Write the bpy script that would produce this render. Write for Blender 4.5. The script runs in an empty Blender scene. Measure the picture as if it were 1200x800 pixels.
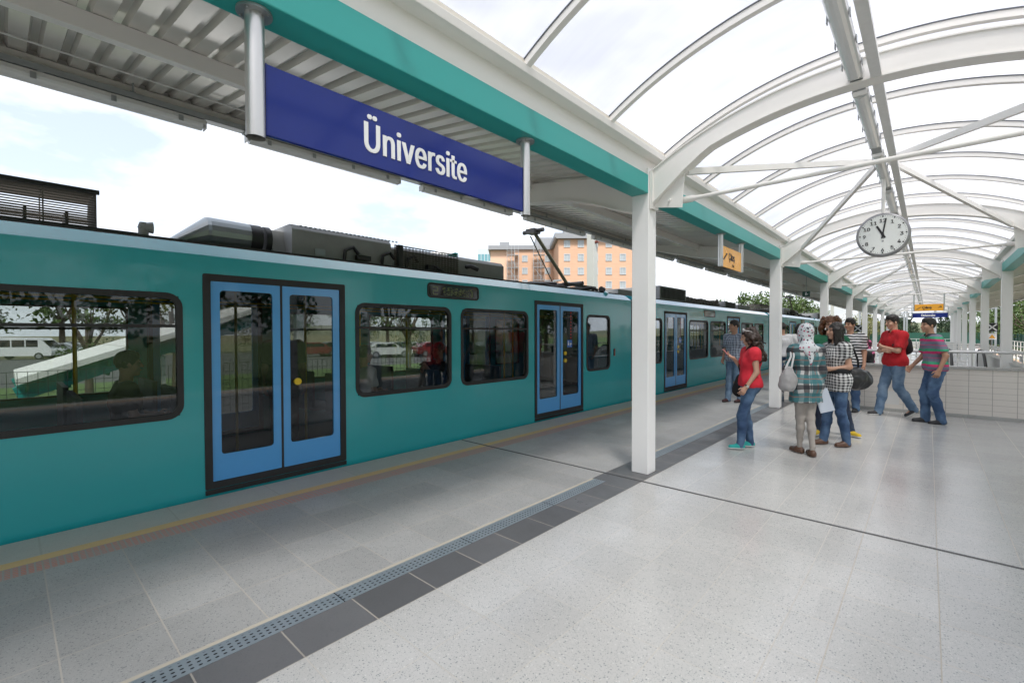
import bpy, math, random
import numpy as np
from mathutils import Vector, Matrix, noise
random.seed(7)
R = math.radians
SC = bpy.context.scene
COL = SC.collection

# ------------------------------------------------------------------ camera, light, sky
cam_d = bpy.data.cameras.new('camera'); cam = bpy.data.objects.new('camera', cam_d); COL.objects.link(cam)
cam_d.sensor_width = 36.0; cam_d.sensor_fit = 'HORIZONTAL'; cam_d.lens = 36.0 * 538.4 / 1200.0
cam_d.clip_end = 3000; cam_d.clip_start = 0.05
YAW, PITCH, ROLL = 0.7363, 0.01744, -0.0026
_F = Vector((-math.sin(YAW)*math.cos(PITCH), math.cos(YAW)*math.cos(PITCH), -math.sin(PITCH)))
_R = Vector((math.cos(YAW), math.sin(YAW), 0)); _U = _R.cross(_F)
_r = _R*math.cos(ROLL) + _U*math.sin(ROLL); _u = _U*math.cos(ROLL) - _R*math.sin(ROLL)
cam.matrix_world = Matrix(((_r.x, _u.x, -_F.x, 0), (_r.y, _u.y, -_F.y, 0), (_r.z, _u.z, -_F.z, 1.55), (0, 0, 0, 1)))
SC.camera = cam

SUN_EL, SUN_AZ = R(60), R(134)            # azimuth measured clockwise from +Y
sd = bpy.data.lights.new('sun', 'SUN'); sun = bpy.data.objects.new('sun', sd); COL.objects.link(sun)
sd.energy = 2.8; sd.angle = R(12); sd.color = (1.0, 0.96, 0.9)
sv = Vector((math.sin(SUN_AZ)*math.cos(SUN_EL), math.cos(SUN_AZ)*math.cos(SUN_EL), math.sin(SUN_EL)))
sun.rotation_euler = sv.to_track_quat('Z', 'Y').to_euler()

W = bpy.data.worlds.new('World'); SC.world = W; W.use_nodes = True
nt = W.node_tree; N = nt.nodes; L = nt.links
for n in list(N): N.remove(n)
out = N.new('ShaderNodeOutputWorld'); bg = N.new('ShaderNodeBackground'); sky = N.new('ShaderNodeTexSky')
sky.sky_type = 'NISHITA'; sky.sun_disc = False; sky.sun_elevation = SUN_EL; sky.sun_rotation = SUN_AZ
sky.air_density = 1.0; sky.dust_density = 3.0; sky.ozone_density = 1.0
tc = N.new('ShaderNodeTexCoord'); mp = N.new('ShaderNodeMapping'); mp.inputs['Scale'].default_value = (1.2, 1.2, 3.2)
nz = N.new('ShaderNodeTexNoise'); nz.inputs['Scale'].default_value = 2.1; nz.inputs['Detail'].default_value = 7; nz.inputs['Roughness'].default_value = 0.55
rp = N.new('ShaderNodeValToRGB'); rp.color_ramp.elements[0].position = 0.40; rp.color_ramp.elements[1].position = 0.60
mx = N.new('ShaderNodeMix'); mx.data_type = 'RGBA'; mx.inputs[7].default_value = (6.9, 7.2, 7.8, 1)
L.new(tc.outputs['Generated'], mp.inputs[0]); L.new(mp.outputs[0], nz.inputs[0]); L.new(nz.outputs[0], rp.inputs[0])
mr = N.new('ShaderNodeMapRange'); mr.inputs[3].default_value = 0.36; mr.inputs[4].default_value = 1.0
L.new(rp.outputs[0], mr.inputs[0]); L.new(mr.outputs[0], mx.inputs[0])
L.new(sky.outputs[0], mx.inputs[6]); L.new(mx.outputs[2], bg.inputs[0]); bg.inputs[1].default_value = 0.10
L.new(bg.outputs[0], out.inputs[0])

vs = SC.view_settings
SC.display_settings.display_device = 'sRGB'
vs.view_transform = 'Standard'; vs.look = 'None'; vs.exposure = 1.2; vs.gamma = 1.0; vs.use_curve_mapping = False
SC.render.engine = 'CYCLES'
cy = SC.cycles
cy.use_denoising = True; cy.max_bounces = 9; cy.diffuse_bounces = 5; cy.glossy_bounces = 4
cy.transmission_bounces = 6; cy.transparent_max_bounces = 12; cy.caustics_reflective = False; cy.caustics_refractive = False
cy.sample_clamp_indirect = 6.0; cy.use_adaptive_sampling = True; cy.adaptive_threshold = 0.02

# ------------------------------------------------------------------ materials
MATS = {}
def new_mat(name):
    m = bpy.data.materials.new(name); m.use_nodes = True
    b = m.node_tree.nodes['Principled BSDF']; MATS[name] = m
    return m, m.node_tree, b
def node(t, k, **kw):
    n = t.nodes.new(k)
    for a, v in kw.items():
        if a.startswith('i_'):
            key = a[2:]; key = int(key) if key.isdigit() else key
            n.inputs[key].default_value = v
        else: setattr(n, a, v)
    return n
def mat(name, col, rough=0.5, metal=0.0, var=0.08, scale=6.0, bump=0.0, bscale=60.0, coat=0.0, spec=0.5, stretch=(1, 1, 1), emit=None, estr=0.0, rvar=0.08):
    m, t, b = new_mat(name)
    c = (col[0], col[1], col[2], 1)
    tc = node(t, 'ShaderNodeTexCoord'); mp = node(t, 'ShaderNodeMapping'); mp.inputs['Scale'].default_value = stretch
    t.links.new(tc.outputs['Object'], mp.inputs[0])
    n = node(t, 'ShaderNodeTexNoise', i_Scale=scale, i_Detail=5.0, i_Roughness=0.6); t.links.new(mp.outputs[0], n.inputs['Vector'])
    mx = node(t, 'ShaderNodeMix', data_type='RGBA')
    mx.inputs[6].default_value = tuple(x*(1-var) for x in col) + (1,); mx.inputs[7].default_value = tuple(min(1, x*(1+var)) for x in col) + (1,)
    t.links.new(n.outputs[0], mx.inputs[0]); t.links.new(mx.outputs[2], b.inputs['Base Color'])
    mr = node(t, 'ShaderNodeMapRange'); mr.inputs[3].default_value = max(0.02, rough-rvar); mr.inputs[4].default_value = min(1, rough+rvar)
    t.links.new(n.outputs[0], mr.inputs[0]); t.links.new(mr.outputs[0], b.inputs['Roughness'])
    b.inputs['Metallic'].default_value = metal; b.inputs['Specular IOR Level'].default_value = spec
    b.inputs['Coat Weight'].default_value = coat; b.inputs['Coat Roughness'].default_value = 0.06
    if bump:
        n2 = node(t, 'ShaderNodeTexNoise', i_Scale=bscale, i_Detail=3.0); t.links.new(mp.outputs[0], n2.inputs['Vector'])
        bp = node(t, 'ShaderNodeBump', i_Strength=bump, i_Distance=0.01); t.links.new(n2.outputs[0], bp.inputs['Height']); t.links.new(bp.outputs[0], b.inputs['Normal'])
    if emit:
        b.inputs['Emission Color'].default_value = emit + (1,); b.inputs['Emission Strength'].default_value = estr
    return m
def math_n(t, op, a, b=None, c=None):
    n = t.nodes.new('ShaderNodeMath'); n.operation = op
    for i, v in enumerate((a, b, c)):
        if v is None: continue
        if isinstance(v, (int, float)): n.inputs[i].default_value = v
        else: t.links.new(v, n.inputs[i])
    return n.outputs[0]
def mixc(t, f, a, b):
    n = t.nodes.new('ShaderNodeMix'); n.data_type = 'RGBA'
    if isinstance(f, (int, float)): n.inputs[0].default_value = f
    else: t.links.new(f, n.inputs[0])
    for i, v in ((6, a), (7, b)):
        if isinstance(v, tuple): n.inputs[i].default_value = v if len(v) == 4 else v + (1,)
        else: t.links.new(v, n.inputs[i])
    return n.outputs[2]
def grid_line(t, coord, off, pitch, w):
    """1 on a joint line of width w, at off + k*pitch"""
    a = math_n(t, 'SUBTRACT', coord, off); a = math_n(t, 'DIVIDE', a, pitch)
    f = math_n(t, 'FRACT', a); d = math_n(t, 'MINIMUM', f, math_n(t, 'SUBTRACT', 1.0, f))
    return math_n(t, 'LESS_THAN', d, w*0.5/pitch)
def floor_mat(name, base, dark, joint, rough, xo, xp, yo, yp, speck=1.0, jw=0.006, blotch=0.12, tilevar=0.05, jm=0.6):
    m, t, b = new_mat(name)
    tc = node(t, 'ShaderNodeTexCoord'); sp = node(t, 'ShaderNodeSeparateXYZ'); t.links.new(tc.outputs['Object'], sp.inputs[0])
    X, Y = sp.outputs[0], sp.outputs[1]
    # chips of aggregate in two sizes
    v1 = node(t, 'ShaderNodeTexVoronoi', i_Scale=88.0); v2 = node(t, 'ShaderNodeTexVoronoi', i_Scale=190.0)
    for v in (v1, v2): t.links.new(tc.outputs['Object'], v.inputs['Vector'])
    s1 = node(t, 'ShaderNodeSeparateColor'); t.links.new(v1.outputs['Color'], s1.inputs[0])
    s2 = node(t, 'ShaderNodeSeparateColor'); t.links.new(v2.outputs['Color'], s2.inputs[0])
    chip1 = math_n(t, 'MULTIPLY', math_n(t, 'GREATER_THAN', s1.outputs[0], 0.80), math_n(t, 'LESS_THAN', v1.outputs['Distance'], 0.38))
    chip2 = math_n(t, 'MULTIPLY', math_n(t, 'GREATER_THAN', s2.outputs[0], 0.72), math_n(t, 'LESS_THAN', v2.outputs['Distance'], 0.42))
    lite = math_n(t, 'MULTIPLY', math_n(t, 'GREATER_THAN', s1.outputs[1], 0.86), math_n(t, 'LESS_THAN', v1.outputs['Distance'], 0.35))
    c = mixc(t, math_n(t, 'MULTIPLY', chip2, 0.42*speck), base, dark)
    c = mixc(t, math_n(t, 'MULTIPLY', chip1, 0.55*speck), c, dark)
    c = mixc(t, math_n(t, 'MULTIPLY', lite, 0.5*speck), c, tuple(min(1, x*1.35) for x in base))
    v3 = node(t, 'ShaderNodeTexVoronoi', i_Scale=2.6); t.links.new(tc.outputs['Object'], v3.inputs['Vector'])
    s3 = node(t, 'ShaderNodeSeparateColor'); t.links.new(v3.outputs['Color'], s3.inputs[0])
    spot = math_n(t, 'MULTIPLY', math_n(t, 'GREATER_THAN', s3.outputs[0], 0.55), math_n(t, 'LESS_THAN', v3.outputs['Distance'], math_n(t, 'MULTIPLY', s3.outputs[1], 0.045)))
    c = mixc(t, math_n(t, 'MULTIPLY', spot, 0.35), c, tuple(x*.45 for x in base))
    sn = node(t, 'ShaderNodeTexNoise', i_Scale=0.9, i_Detail=8.0, i_Roughness=0.75, i_Distortion=1.2); t.links.new(tc.outputs['Object'], sn.inputs['Vector'])
    sr = node(t, 'ShaderNodeMapRange'); sr.inputs[1].default_value = 0.56; sr.inputs[2].default_value = 0.72; t.links.new(sn.outputs[0], sr.inputs[0])
    c = mixc(t, math_n(t, 'MULTIPLY', sr.outputs[0], 0.16), c, tuple(x*.5 for x in base))
    # slab-to-slab difference
    fx = math_n(t, 'FLOOR', math_n(t, 'DIVIDE', math_n(t, 'SUBTRACT', X, xo), xp)); fy = math_n(t, 'FLOOR', math_n(t, 'DIVIDE', math_n(t, 'SUBTRACT', Y, yo), yp))
    cb = node(t, 'ShaderNodeCombineXYZ'); t.links.new(fx, cb.inputs[0]); t.links.new(fy, cb.inputs[1])
    wn = node(t, 'ShaderNodeTexWhiteNoise'); t.links.new(cb.outputs[0], wn.inputs['Vector'])
    big = node(t, 'ShaderNodeTexNoise', i_Scale=1.1, i_Detail=6.0, i_Roughness=0.62); t.links.new(tc.outputs['Object'], big.inputs['Vector'])
    k = math_n(t, 'ADD', 1.0 - tilevar - blotch, math_n(t, 'MULTIPLY', wn.outputs['Value'], tilevar*2))
    k = math_n(t, 'ADD', k, math_n(t, 'MULTIPLY', big.outputs[0], blotch*2))
    hs = node(t, 'ShaderNodeHueSaturation'); t.links.new(k, hs.inputs['Value']); t.links.new(c, hs.inputs['Color'])
    lx = grid_line(t, X, xo, xp, jw); ly = grid_line(t, Y, yo, yp, jw)
    jn = math_n(t, 'MAXIMUM', lx, ly)
    jn2 = math_n(t, 'MULTIPLY', jn, math_n(t, 'ADD', jm*0.55, math_n(t, 'MULTIPLY', big.outputs[0], jm*0.9)))
    col = mixc(t, jn2, hs.outputs[0], joint)
    t.links.new(col, b.inputs['Base Color'])
    wet = node(t, 'ShaderNodeTexNoise', i_Scale=2.3, i_Detail=5.0, i_Roughness=0.7); t.links.new(tc.outputs['Object'], wet.inputs['Vector'])
    mr = node(t, 'ShaderNodeMapRange'); mr.inputs[1].default_value = 0.3; mr.inputs[2].default_value = 0.7; mr.inputs[3].default_value = rough*0.75; mr.inputs[4].default_value = rough*1.35
    t.links.new(wet.outputs[0], mr.inputs[0])
    rr = math_n(t, 'MAXIMUM', mr.outputs[0], math_n(t, 'MULTIPLY', jn, 0.7)); t.links.new(rr, b.inputs['Roughness'])
    bp = node(t, 'ShaderNodeBump', i_Strength=0.25, i_Distance=0.004); t.links.new(math_n(t, 'SUBTRACT', 1.0, jn), bp.inputs['Height'])
    wv = node(t, 'ShaderNodeTexNoise', i_Scale=9.0, i_Detail=2.0); t.links.new(tc.outputs['Object'], wv.inputs['Vector'])
    bp2 = node(t, 'ShaderNodeBump', i_Strength=0.03, i_Distance=0.01); t.links.new(wv.outputs[0], bp2.inputs['Height']); t.links.new(bp.outputs[0], bp2.inputs['Normal'])
    t.links.new(bp2.outputs[0], b.inputs['Normal'])
    return m
def glass_mat(name, tint, refl=1.0, rough=0.02):
    m = bpy.data.materials.new(name); m.use_nodes = True; t = m.node_tree
    for n in list(t.nodes): t.nodes.remove(n)
    o = node(t, 'ShaderNodeOutputMaterial'); tr = node(t, 'ShaderNodeBsdfTransparent'); gl = node(t, 'ShaderNodeBsdfGlossy'); mx = node(t, 'ShaderNodeMixShader'); fr = node(t, 'ShaderNodeFresnel', i_IOR=1.5)
    tr.inputs[0].default_value = tint + (1,); gl.inputs['Roughness'].default_value = rough; gl.inputs['Color'].default_value = (0.95, 0.97, 1, 1)
    f = math_n(t, 'MINIMUM', math_n(t, 'MULTIPLY', fr.outputs[0], 1.7*refl), 1.0)
    t.links.new(f, mx.inputs[0]); t.links.new(tr.outputs[0], mx.inputs[1]); t.links.new(gl.outputs[0], mx.inputs[2]); t.links.new(mx.outputs[0], o.inputs[0])
    MATS[name] = m; return m

m_white = mat('white_painted_steel', (0.80, 0.78, 0.745), 0.38, var=0.045, scale=1.5, bump=0.05, bscale=90)
m_lip = mat('cream_steel_edge', (0.74, 0.69, 0.61), 0.45, var=0.04, scale=3)
m_col = mat('column_paint', (0.85, 0.845, 0.83), 0.3, var=0.02, scale=2, stretch=(1, 1, 0.3))
m_mast = mat('darkened_mast_paint', (0.42, 0.42, 0.38), 0.5, var=0.06, scale=2)  # white mast paint darkened so that it does not clip in the sun
m_teal = mat('teal_painted_steel', (0.030, 0.34, 0.315), 0.40, var=0.07, scale=1.2, stretch=(1, .3, 1))
m_deck = mat('trapezoidal_steel_sheet', (0.68, 0.66, 0.61), 0.22, metal=0.2, var=0.10, scale=1.5, rvar=0.08)
m_pgalv = mat('pale_galvanised_steel', (0.74, 0.74, 0.73), 0.4, metal=0.05, var=0.12, scale=14)
m_galv = mat('galvanised_steel', (0.36, 0.38, 0.385), 0.42, metal=0.7, var=0.18, scale=14)
m_alu = mat('brushed_aluminium', (0.62, 0.62, 0.61), 0.32, metal=0.85, var=0.06, scale=10, stretch=(1, 1, .1))
m_plastic = mat('fixture_grey_plastic', (0.62, 0.62, 0.60), 0.4, var=0.05, scale=8)
m_diff = mat('fixture_diffuser', (0.72, 0.73, 0.73), 0.16, var=0.04, scale=20, stretch=(1, .2, 1))
m_blue = mat('blue_sign_enamel', (0.010, 0.026, 0.20), 0.12, var=0.03, spec=0.3, rvar=0.02)
m_signw = mat('sign_white', (0.85, 0.85, 0.85), 0.4, var=0.01)
m_orange = mat('orange_sign', (0.85, 0.40, 0.05), 0.25, var=0.06, spec=0.25)
m_black = mat('black_paint', (0.015, 0.015, 0.016), 0.45, var=0.2, scale=20)
m_rubber = mat('black_rubber', (0.02, 0.019, 0.018), 0.55, var=0.2, scale=20)
m_train = mat('train_teal_paint', (0.028, 0.38, 0.405), 0.22, var=0.05, scale=0.9, coat=0.35, stretch=(1, .4, 1), rvar=0.05, bump=0.015, bscale=2.5)
m_band = mat('train_roof_band', (0.05, 0.42, 0.50), 0.18, var=0.05, scale=1.2, coat=0.8, rvar=0.03)
m_door = mat('train_door_blue', (0.09, 0.38, 0.78), 0.24, var=0.04, scale=1.5, coat=0.4)
m_roofgrey = mat('train_roof_grey', (0.10, 0.105, 0.11), 0.55, var=0.2, scale=3)
m_equip = mat('roof_equipment_grey', (0.27, 0.275, 0.28), 0.5, var=0.3, scale=4)
m_equip2 = mat('roof_grille_brown', (0.10, 0.09, 0.08), 0.6, var=0.3, scale=8)
m_duct = mat('duct_silver', (0.30, 0.33, 0.35), 0.35, metal=0.6, var=0.12, scale=6)
m_olive = mat('pantograph_paint', (0.075, 0.075, 0.045), 0.5, var=0.2)
m_yellow = mat('yellow_pole', (0.75, 0.52, 0.02), 0.3, var=0.05)
m_seat = mat('seat_blue_grey', (0.06, 0.10, 0.13), 0.7, var=0.2)
m_inter = mat('train_interior_panel', (0.12, 0.12, 0.12), 0.5, var=0.06)
m_interfloor = mat('train_interior_floor', (0.07, 0.07, 0.075), 0.5, var=0.2)
m_red = mat('reflector_brown_red', (0.16, 0.03, 0.015), 0.3)
g_win = glass_mat('tinted_window_glass', (0.74, 0.76, 0.75), 0.42)
g_door = glass_mat('dark_door_glass', (0.58, 0.59, 0.58), 0.42)
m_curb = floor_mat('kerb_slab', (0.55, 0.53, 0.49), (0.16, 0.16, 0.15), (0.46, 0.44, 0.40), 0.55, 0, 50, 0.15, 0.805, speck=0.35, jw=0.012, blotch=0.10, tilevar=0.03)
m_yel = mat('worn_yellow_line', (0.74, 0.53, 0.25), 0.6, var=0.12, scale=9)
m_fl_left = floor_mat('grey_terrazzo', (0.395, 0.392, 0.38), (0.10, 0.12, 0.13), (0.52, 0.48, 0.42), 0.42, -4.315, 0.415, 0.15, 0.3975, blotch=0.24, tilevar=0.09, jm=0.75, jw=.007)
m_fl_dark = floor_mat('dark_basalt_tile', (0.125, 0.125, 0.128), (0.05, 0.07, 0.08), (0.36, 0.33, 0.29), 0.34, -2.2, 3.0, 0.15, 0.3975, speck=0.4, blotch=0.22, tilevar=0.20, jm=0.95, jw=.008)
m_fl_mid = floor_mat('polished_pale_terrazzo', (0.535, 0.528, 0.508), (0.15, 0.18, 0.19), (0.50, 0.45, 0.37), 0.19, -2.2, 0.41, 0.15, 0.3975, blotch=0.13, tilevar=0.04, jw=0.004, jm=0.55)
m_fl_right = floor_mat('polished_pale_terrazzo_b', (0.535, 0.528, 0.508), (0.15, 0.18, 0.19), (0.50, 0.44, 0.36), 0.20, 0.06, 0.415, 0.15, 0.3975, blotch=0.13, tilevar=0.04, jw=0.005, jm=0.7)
m_joint = mat('joint_dark_seal', (0.05, 0.05, 0.05), 0.5)
m_jointm = mat('joint_metal_edge', (0.22, 0.22, 0.22), 0.4, metal=0.5)
m_grout = mat('beige_grout', (0.50, 0.46, 0.38), 0.7)

# tactile strip: worn pink dashes
m_pink, t, b = new_mat('tactile_pink')
tc = node(t, 'ShaderNodeTexCoord'); sp = node(t, 'ShaderNodeSeparateXYZ'); t.links.new(tc.outputs['Object'], sp.inputs[0])
a1 = math_n(t, 'FRACT', math_n(t, 'DIVIDE', sp.outputs[0], 0.031)); a2 = math_n(t, 'FRACT', math_n(t, 'DIVIDE', sp.outputs[1], 0.036))
dot = math_n(t, 'MULTIPLY', math_n(t, 'GREATER_THAN', a1, 0.35), math_n(t, 'GREATER_THAN', a2, 0.28))
nz_ = node(t, 'ShaderNodeTexNoise', i_Scale=7.0, i_Detail=6.0); t.links.new(tc.outputs['Object'], nz_.inputs['Vector'])
fac = math_n(t, 'MULTIPLY', dot, math_n(t, 'MULTIPLY', nz_.outputs[0], 1.5))
jl = grid_line(t, sp.outputs[1], 0.15, 0.3975, 0.006)
c = mixc(t, fac, (0.42, 0.39, 0.365), (0.66, 0.25, 0.18)); c = mixc(t, jl, c, (0.42, 0.37, 0.30)); t.links.new(c, b.inputs['Base Color']); b.inputs['Roughness'].default_value = 0.5
bp = node(t, 'ShaderNodeBump', i_Strength=0.5, i_Distance=0.004); t.links.new(dot, bp.inputs['Height']); t.links.new(bp.outputs[0], b.inputs['Normal'])

# polycarbonate vault sheet
m_poly = bpy.data.materials.new('polycarbonate_sheet'); m_poly.use_nodes = True; t = m_poly.node_tree
for n in list(t.nodes): t.nodes.remove(n)
o = node(t, 'ShaderNodeOutputMaterial'); tl = node(t, 'ShaderNodeBsdfTranslucent'); df = node(t, 'ShaderNodeBsdfDiffuse'); gl = node(t, 'ShaderNodeBsdfGlossy'); m1 = node(t, 'ShaderNodeMixShader', i_0=0.16); m2 = node(t, 'ShaderNodeMixShader', i_0=0.05)
tcp = node(t, 'ShaderNodeTexCoord'); mpp = node(t, 'ShaderNodeMapping'); mpp.inputs['Scale'].default_value = (0.6, 3.0, 0.6); t.links.new(tcp.outputs['Object'], mpp.inputs[0])
np_ = node(t, 'ShaderNodeTexNoise', i_Scale=2.0, i_Detail=5.0); t.links.new(mpp.outputs[0], np_.inputs['Vector'])
cc = mixc(t, np_.outputs[0], (0.37, 0.37, 0.385), (0.53, 0.53, 0.54)); t.links.new(cc, tl.inputs[0])
df.inputs[0].default_value = (0.8, 0.81, 0.83, 1); gl.inputs['Roughness'].default_value = 0.2
t.links.new(tl.outputs[0], m1.inputs[1]); t.links.new(df.outputs[0], m1.inputs[2]); t.links.new(m1.outputs[0], m2.inputs[1]); t.links.new(gl.outputs[0], m2.inputs[2])
tp = node(t, 'ShaderNodeBsdfTransparent'); tp.inputs[0].default_value = (.9, .9, .92, 1); m3 = node(t, 'ShaderNodeMixShader', i_0=0.32); t.links.new(m2.outputs[0], m3.inputs[1]); t.links.new(tp.outputs[0], m3.inputs[2]); t.links.new(m3.outputs[0], o.inputs[0])

# parapet tiles
m_tile, t, b = new_mat('cream_wall_tile')
tc = node(t, 'ShaderNodeTexCoord'); sp = node(t, 'ShaderNodeSeparateXYZ'); t.links.new(tc.outputs['Object'], sp.inputs[0])
sxy = math_n(t, 'ADD', sp.outputs[0], sp.outputs[1])
lv = grid_line(t, sxy, 0.03, 0.30, 0.007); lh = grid_line(t, sp.outputs[2], 0.045, 0.105, 0.005)
wob = node(t, 'ShaderNodeTexNoise', i_Scale=3.0); t.links.new(tc.outputs['Object'], wob.inputs['Vector'])
base = mixc(t, wob.outputs[0], (0.70, 0.66, 0.60), (0.78, 0.74, 0.68))
c = mixc(t, math_n(t, 'MAXIMUM', math_n(t, 'MULTIPLY', lv, 0.75), math_n(t, 'MULTIPLY', lh, 0.6)), base, (0.22, 0.20, 0.18)); t.links.new(c, b.inputs['Base Color']); b.inputs['Roughness'].default_value = 0.35
m_granite = floor_mat('granite_coping', (0.42, 0.42, 0.40), (0.15, 0.15, 0.15), (0.3, 0.3, 0.3), 0.3, 0, 60, 0, 60, speck=1.0)
m_whitewall = mat('white_render', (0.72, 0.72, 0.70), 0.6, var=0.05, scale=3)

m_asphalt = mat('asphalt', (0.075, 0.075, 0.075), 0.85, var=0.25, scale=2, bump=0.3, bscale=200)
m_ground = mat('dry_grass_ground', (0.13, 0.125, 0.055), 0.9, var=0.4, scale=0.15)
m_grass = mat('mown_grass', (0.075, 0.13, 0.03), 0.9, var=0.35, scale=1.2, bump=0.5, bscale=40)
m_ballast = mat('ballast_gravel', (0.14, 0.13, 0.12), 0.9, var=0.5, scale=30, bump=0.9, bscale=25)
m_rail = mat('rail_steel', (0.25, 0.2, 0.17), 0.35, metal=0.8, var=0.2)
m_conc = mat('pale_concrete', (0.38, 0.37, 0.35), 0.8, var=0.15, scale=2, bump=0.2, bscale=60)
m_bark = mat('bark', (0.10, 0.075, 0.05), 0.9, var=0.3, scale=8)
m_greenfence = mat('green_fence_paint', (0.016, 0.085, 0.06), 0.45, var=0.1)
m_wire = mat('dark_fence_wire', (0.05, 0.055, 0.055), 0.5)

# ------------------------------------------------------------------ mesh helpers
def link(o, parent=None):
    COL.objects.link(o)
    if parent is not None: o.parent = parent
    return o
def tag(o, label=None, cat=None, group=None, kind=None):
    if label: o['label'] = label
    if cat: o['category'] = cat
    if group: o['group'] = group
    if kind: o['kind'] = kind
    return o
def thing(name, label, cat, loc=(0, 0, 0), rz=0.0, group=None):
    o = bpy.data.objects.new(name, None); COL.objects.link(o); o.location = loc; o.rotation_euler = (0, 0, rz)
    o.empty_display_size = 0.2
    return tag(o, label, cat, group)
class MB:
    def __init__(s): s.v = []; s.f = []; s.m = []; s.sm = []
    def add(s, vs, fs, mi=0, smooth=False):
        k = len(s.v); s.v += [tuple(v) for v in vs]; s.f += [tuple(i+k for i in f) for f in fs]; s.m += [mi]*len(fs); s.sm += [smooth]*len(fs); return s
    def box(s, x0, x1, y0, y1, z0, z1, mi=0):
        if x0 > x1: x0, x1 = x1, x0
        if y0 > y1: y0, y1 = y1, y0
        vs = [(x0, y0, z0), (x1, y0, z0), (x1, y1, z0), (x0, y1, z0), (x0, y0, z1), (x1, y0, z1), (x1, y1, z1), (x0, y1, z1)]
        return s.add(vs, [(0, 3, 2, 1), (4, 5, 6, 7), (0, 1, 5, 4), (1, 2, 6, 5), (2, 3, 7, 6), (3, 0, 4, 7)], mi)
    def obox(s, p0, p1, w, h, up=(0, 0, 1), mi=0):
        a, b = Vector(p0), Vector(p1); d = (b-a).normalized(); u = Vector(up)
        r = d.cross(u)
        if r.length < 1e-4: r = d.cross(Vector((1, 0, 0)))
        r.normalize(); u = r.cross(d)
        vs = []
        for c in (a, b):
            for (i, j) in ((-1, -1), (1, -1), (1, 1), (-1, 1)): vs.append(c + r*(i*w/2) + u*(j*h/2))
        return s.add(vs, [(0, 1, 2, 3), (7, 6, 5, 4), (0, 4, 5, 1), (1, 5, 6, 2), (2, 6, 7, 3), (3, 7, 4, 0)], mi)
    def tube(s, pts, r, seg=10, cap=True, mi=0):
        pts = [Vector(p) for p in pts]; rs = r if isinstance(r, (list, tuple)) else [r]*len(pts)
        vs = []; fs = []; prev = None
        for i, p in enumerate(pts):
            d = (pts[min(i+1, len(pts)-1)] - pts[max(i-1, 0)]).normalized()
            if prev is None:
                a = Vector((0, 0, 1)) if abs(d.z) < 0.9 else Vector((1, 0, 0))
                u = d.cross(a).normalized()
            else: u = (prev - d*prev.dot(d)).normalized()
            prev = u; w = d.cross(u)
            for k in range(seg):
                an = 2*math.pi*k/seg; vs.append(p + (u*math.cos(an) + w*math.sin(an))*rs[i])
        for i in range(len(pts)-1):
            for k in range(seg):
                k2 = (k+1) % seg; fs.append((i*seg+k, i*seg+k2, (i+1)*seg+k2, (i+1)*seg+k))
        s.add(vs, fs, mi, True)
        if cap:
            n = len(vs)
            s.add(vs[:seg], [tuple(range(seg-1, -1, -1))], mi); s.add(vs[n-seg:], [tuple(range(seg))], mi)
        return s
    def prism(s, poly, axis, a0, a1, mi=0, smooth=False, caps=True):
        """poly: 2D points; axis 'y': poly=(x,z); 'x': poly=(y,z); 'z': poly=(x,y)"""
        def P(p, a): return {'y': (p[0], a, p[1]), 'x': (a, p[0], p[1]), 'z': (p[0], p[1], a)}[axis]
        n = len(poly); vs = [P(p, a0) for p in poly] + [P(p, a1) for p in poly]
        fs = [(i, (i+1) % n, n+(i+1) % n, n+i) for i in range(n)]
        s.add(vs, fs, mi, smooth)
        if caps: s.add(vs, [tuple(range(n-1, -1, -1)), tuple(range(n, 2*n))], mi)
        return s
    def disc(s, c, n, r, seg=24, h=0.0, mi=0):
        c = Vector(c); n = Vector(n).normalized()
        return s.tube([c, c + n*max(h, 1e-4)], r, seg, True, mi)
    def build(s, name, m, parent=None, bevel=0.0, loc=None, seg=2):
        me = bpy.data.meshes.new(name); me.from_pydata(s.v, [], s.f)
        ms = m if isinstance(m, (list, tuple)) else [m]
        for q in ms: me.materials.append(q)
        me.polygons.foreach_set('material_index', s.m); me.polygons.foreach_set('use_smooth', s.sm); me.update()
        import bmesh
        bm = bmesh.new(); bm.from_mesh(me); bmesh.ops.recalc_face_normals(bm, faces=bm.faces); bm.to_mesh(me); bm.free()
        o = bpy.data.objects.new(name, me); link(o, parent)
        if loc: o.location = loc
        if bevel:
            b = o.modifiers.new('bevel', 'BEVEL'); b.width = bevel; b.segments = seg; b.limit_method = 'ANGLE'; b.angle_limit = R(40)
        return o
def rrect(w, h, r, cx=0, cy=0, n=6):
    pts = []
    for (sx, sy, a0) in ((1, 1, 0), (-1, 1, 90), (-1, -1, 180), (1, -1, 270)):
        for k in range(n+1):
            a = R(a0 + 90*k/n); pts.append((cx + sx*(w/2-r) + r*math.cos(a), cy + sy*(h/2-r) + r*math.sin(a)))
    return pts
def ring(mb, outer, inner, axis, a0, a1, mi=0):
    n = len(outer)
    def P(p, a): return {'y': (p[0], a, p[1]), 'x': (a, p[0], p[1]), 'z': (p[0], p[1], a)}[axis]
    vs = [P(p, a0) for p in outer] + [P(p, a0) for p in inner] + [P(p, a1) for p in outer] + [P(p, a1) for p in inner]
    fs = []
    for i in range(n):
        j = (i+1) % n
        fs += [(i, j, n+j, n+i), (2*n+i, 3*n+i, 3*n+j, 2*n+j), (i, 2*n+i, 2*n+j, j), (n+i, n+j, 3*n+j, 3*n+i)]
    mb.add(vs, fs, mi)
FONT = None
try:
    import os
    _fp = os.path.join(bpy.utils.system_resource('DATAFILES', path='fonts'), 'Inter.woff2')
    if os.path.exists(_fp): FONT = bpy.data.fonts.load(_fp)
except Exception: FONT = None
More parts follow.
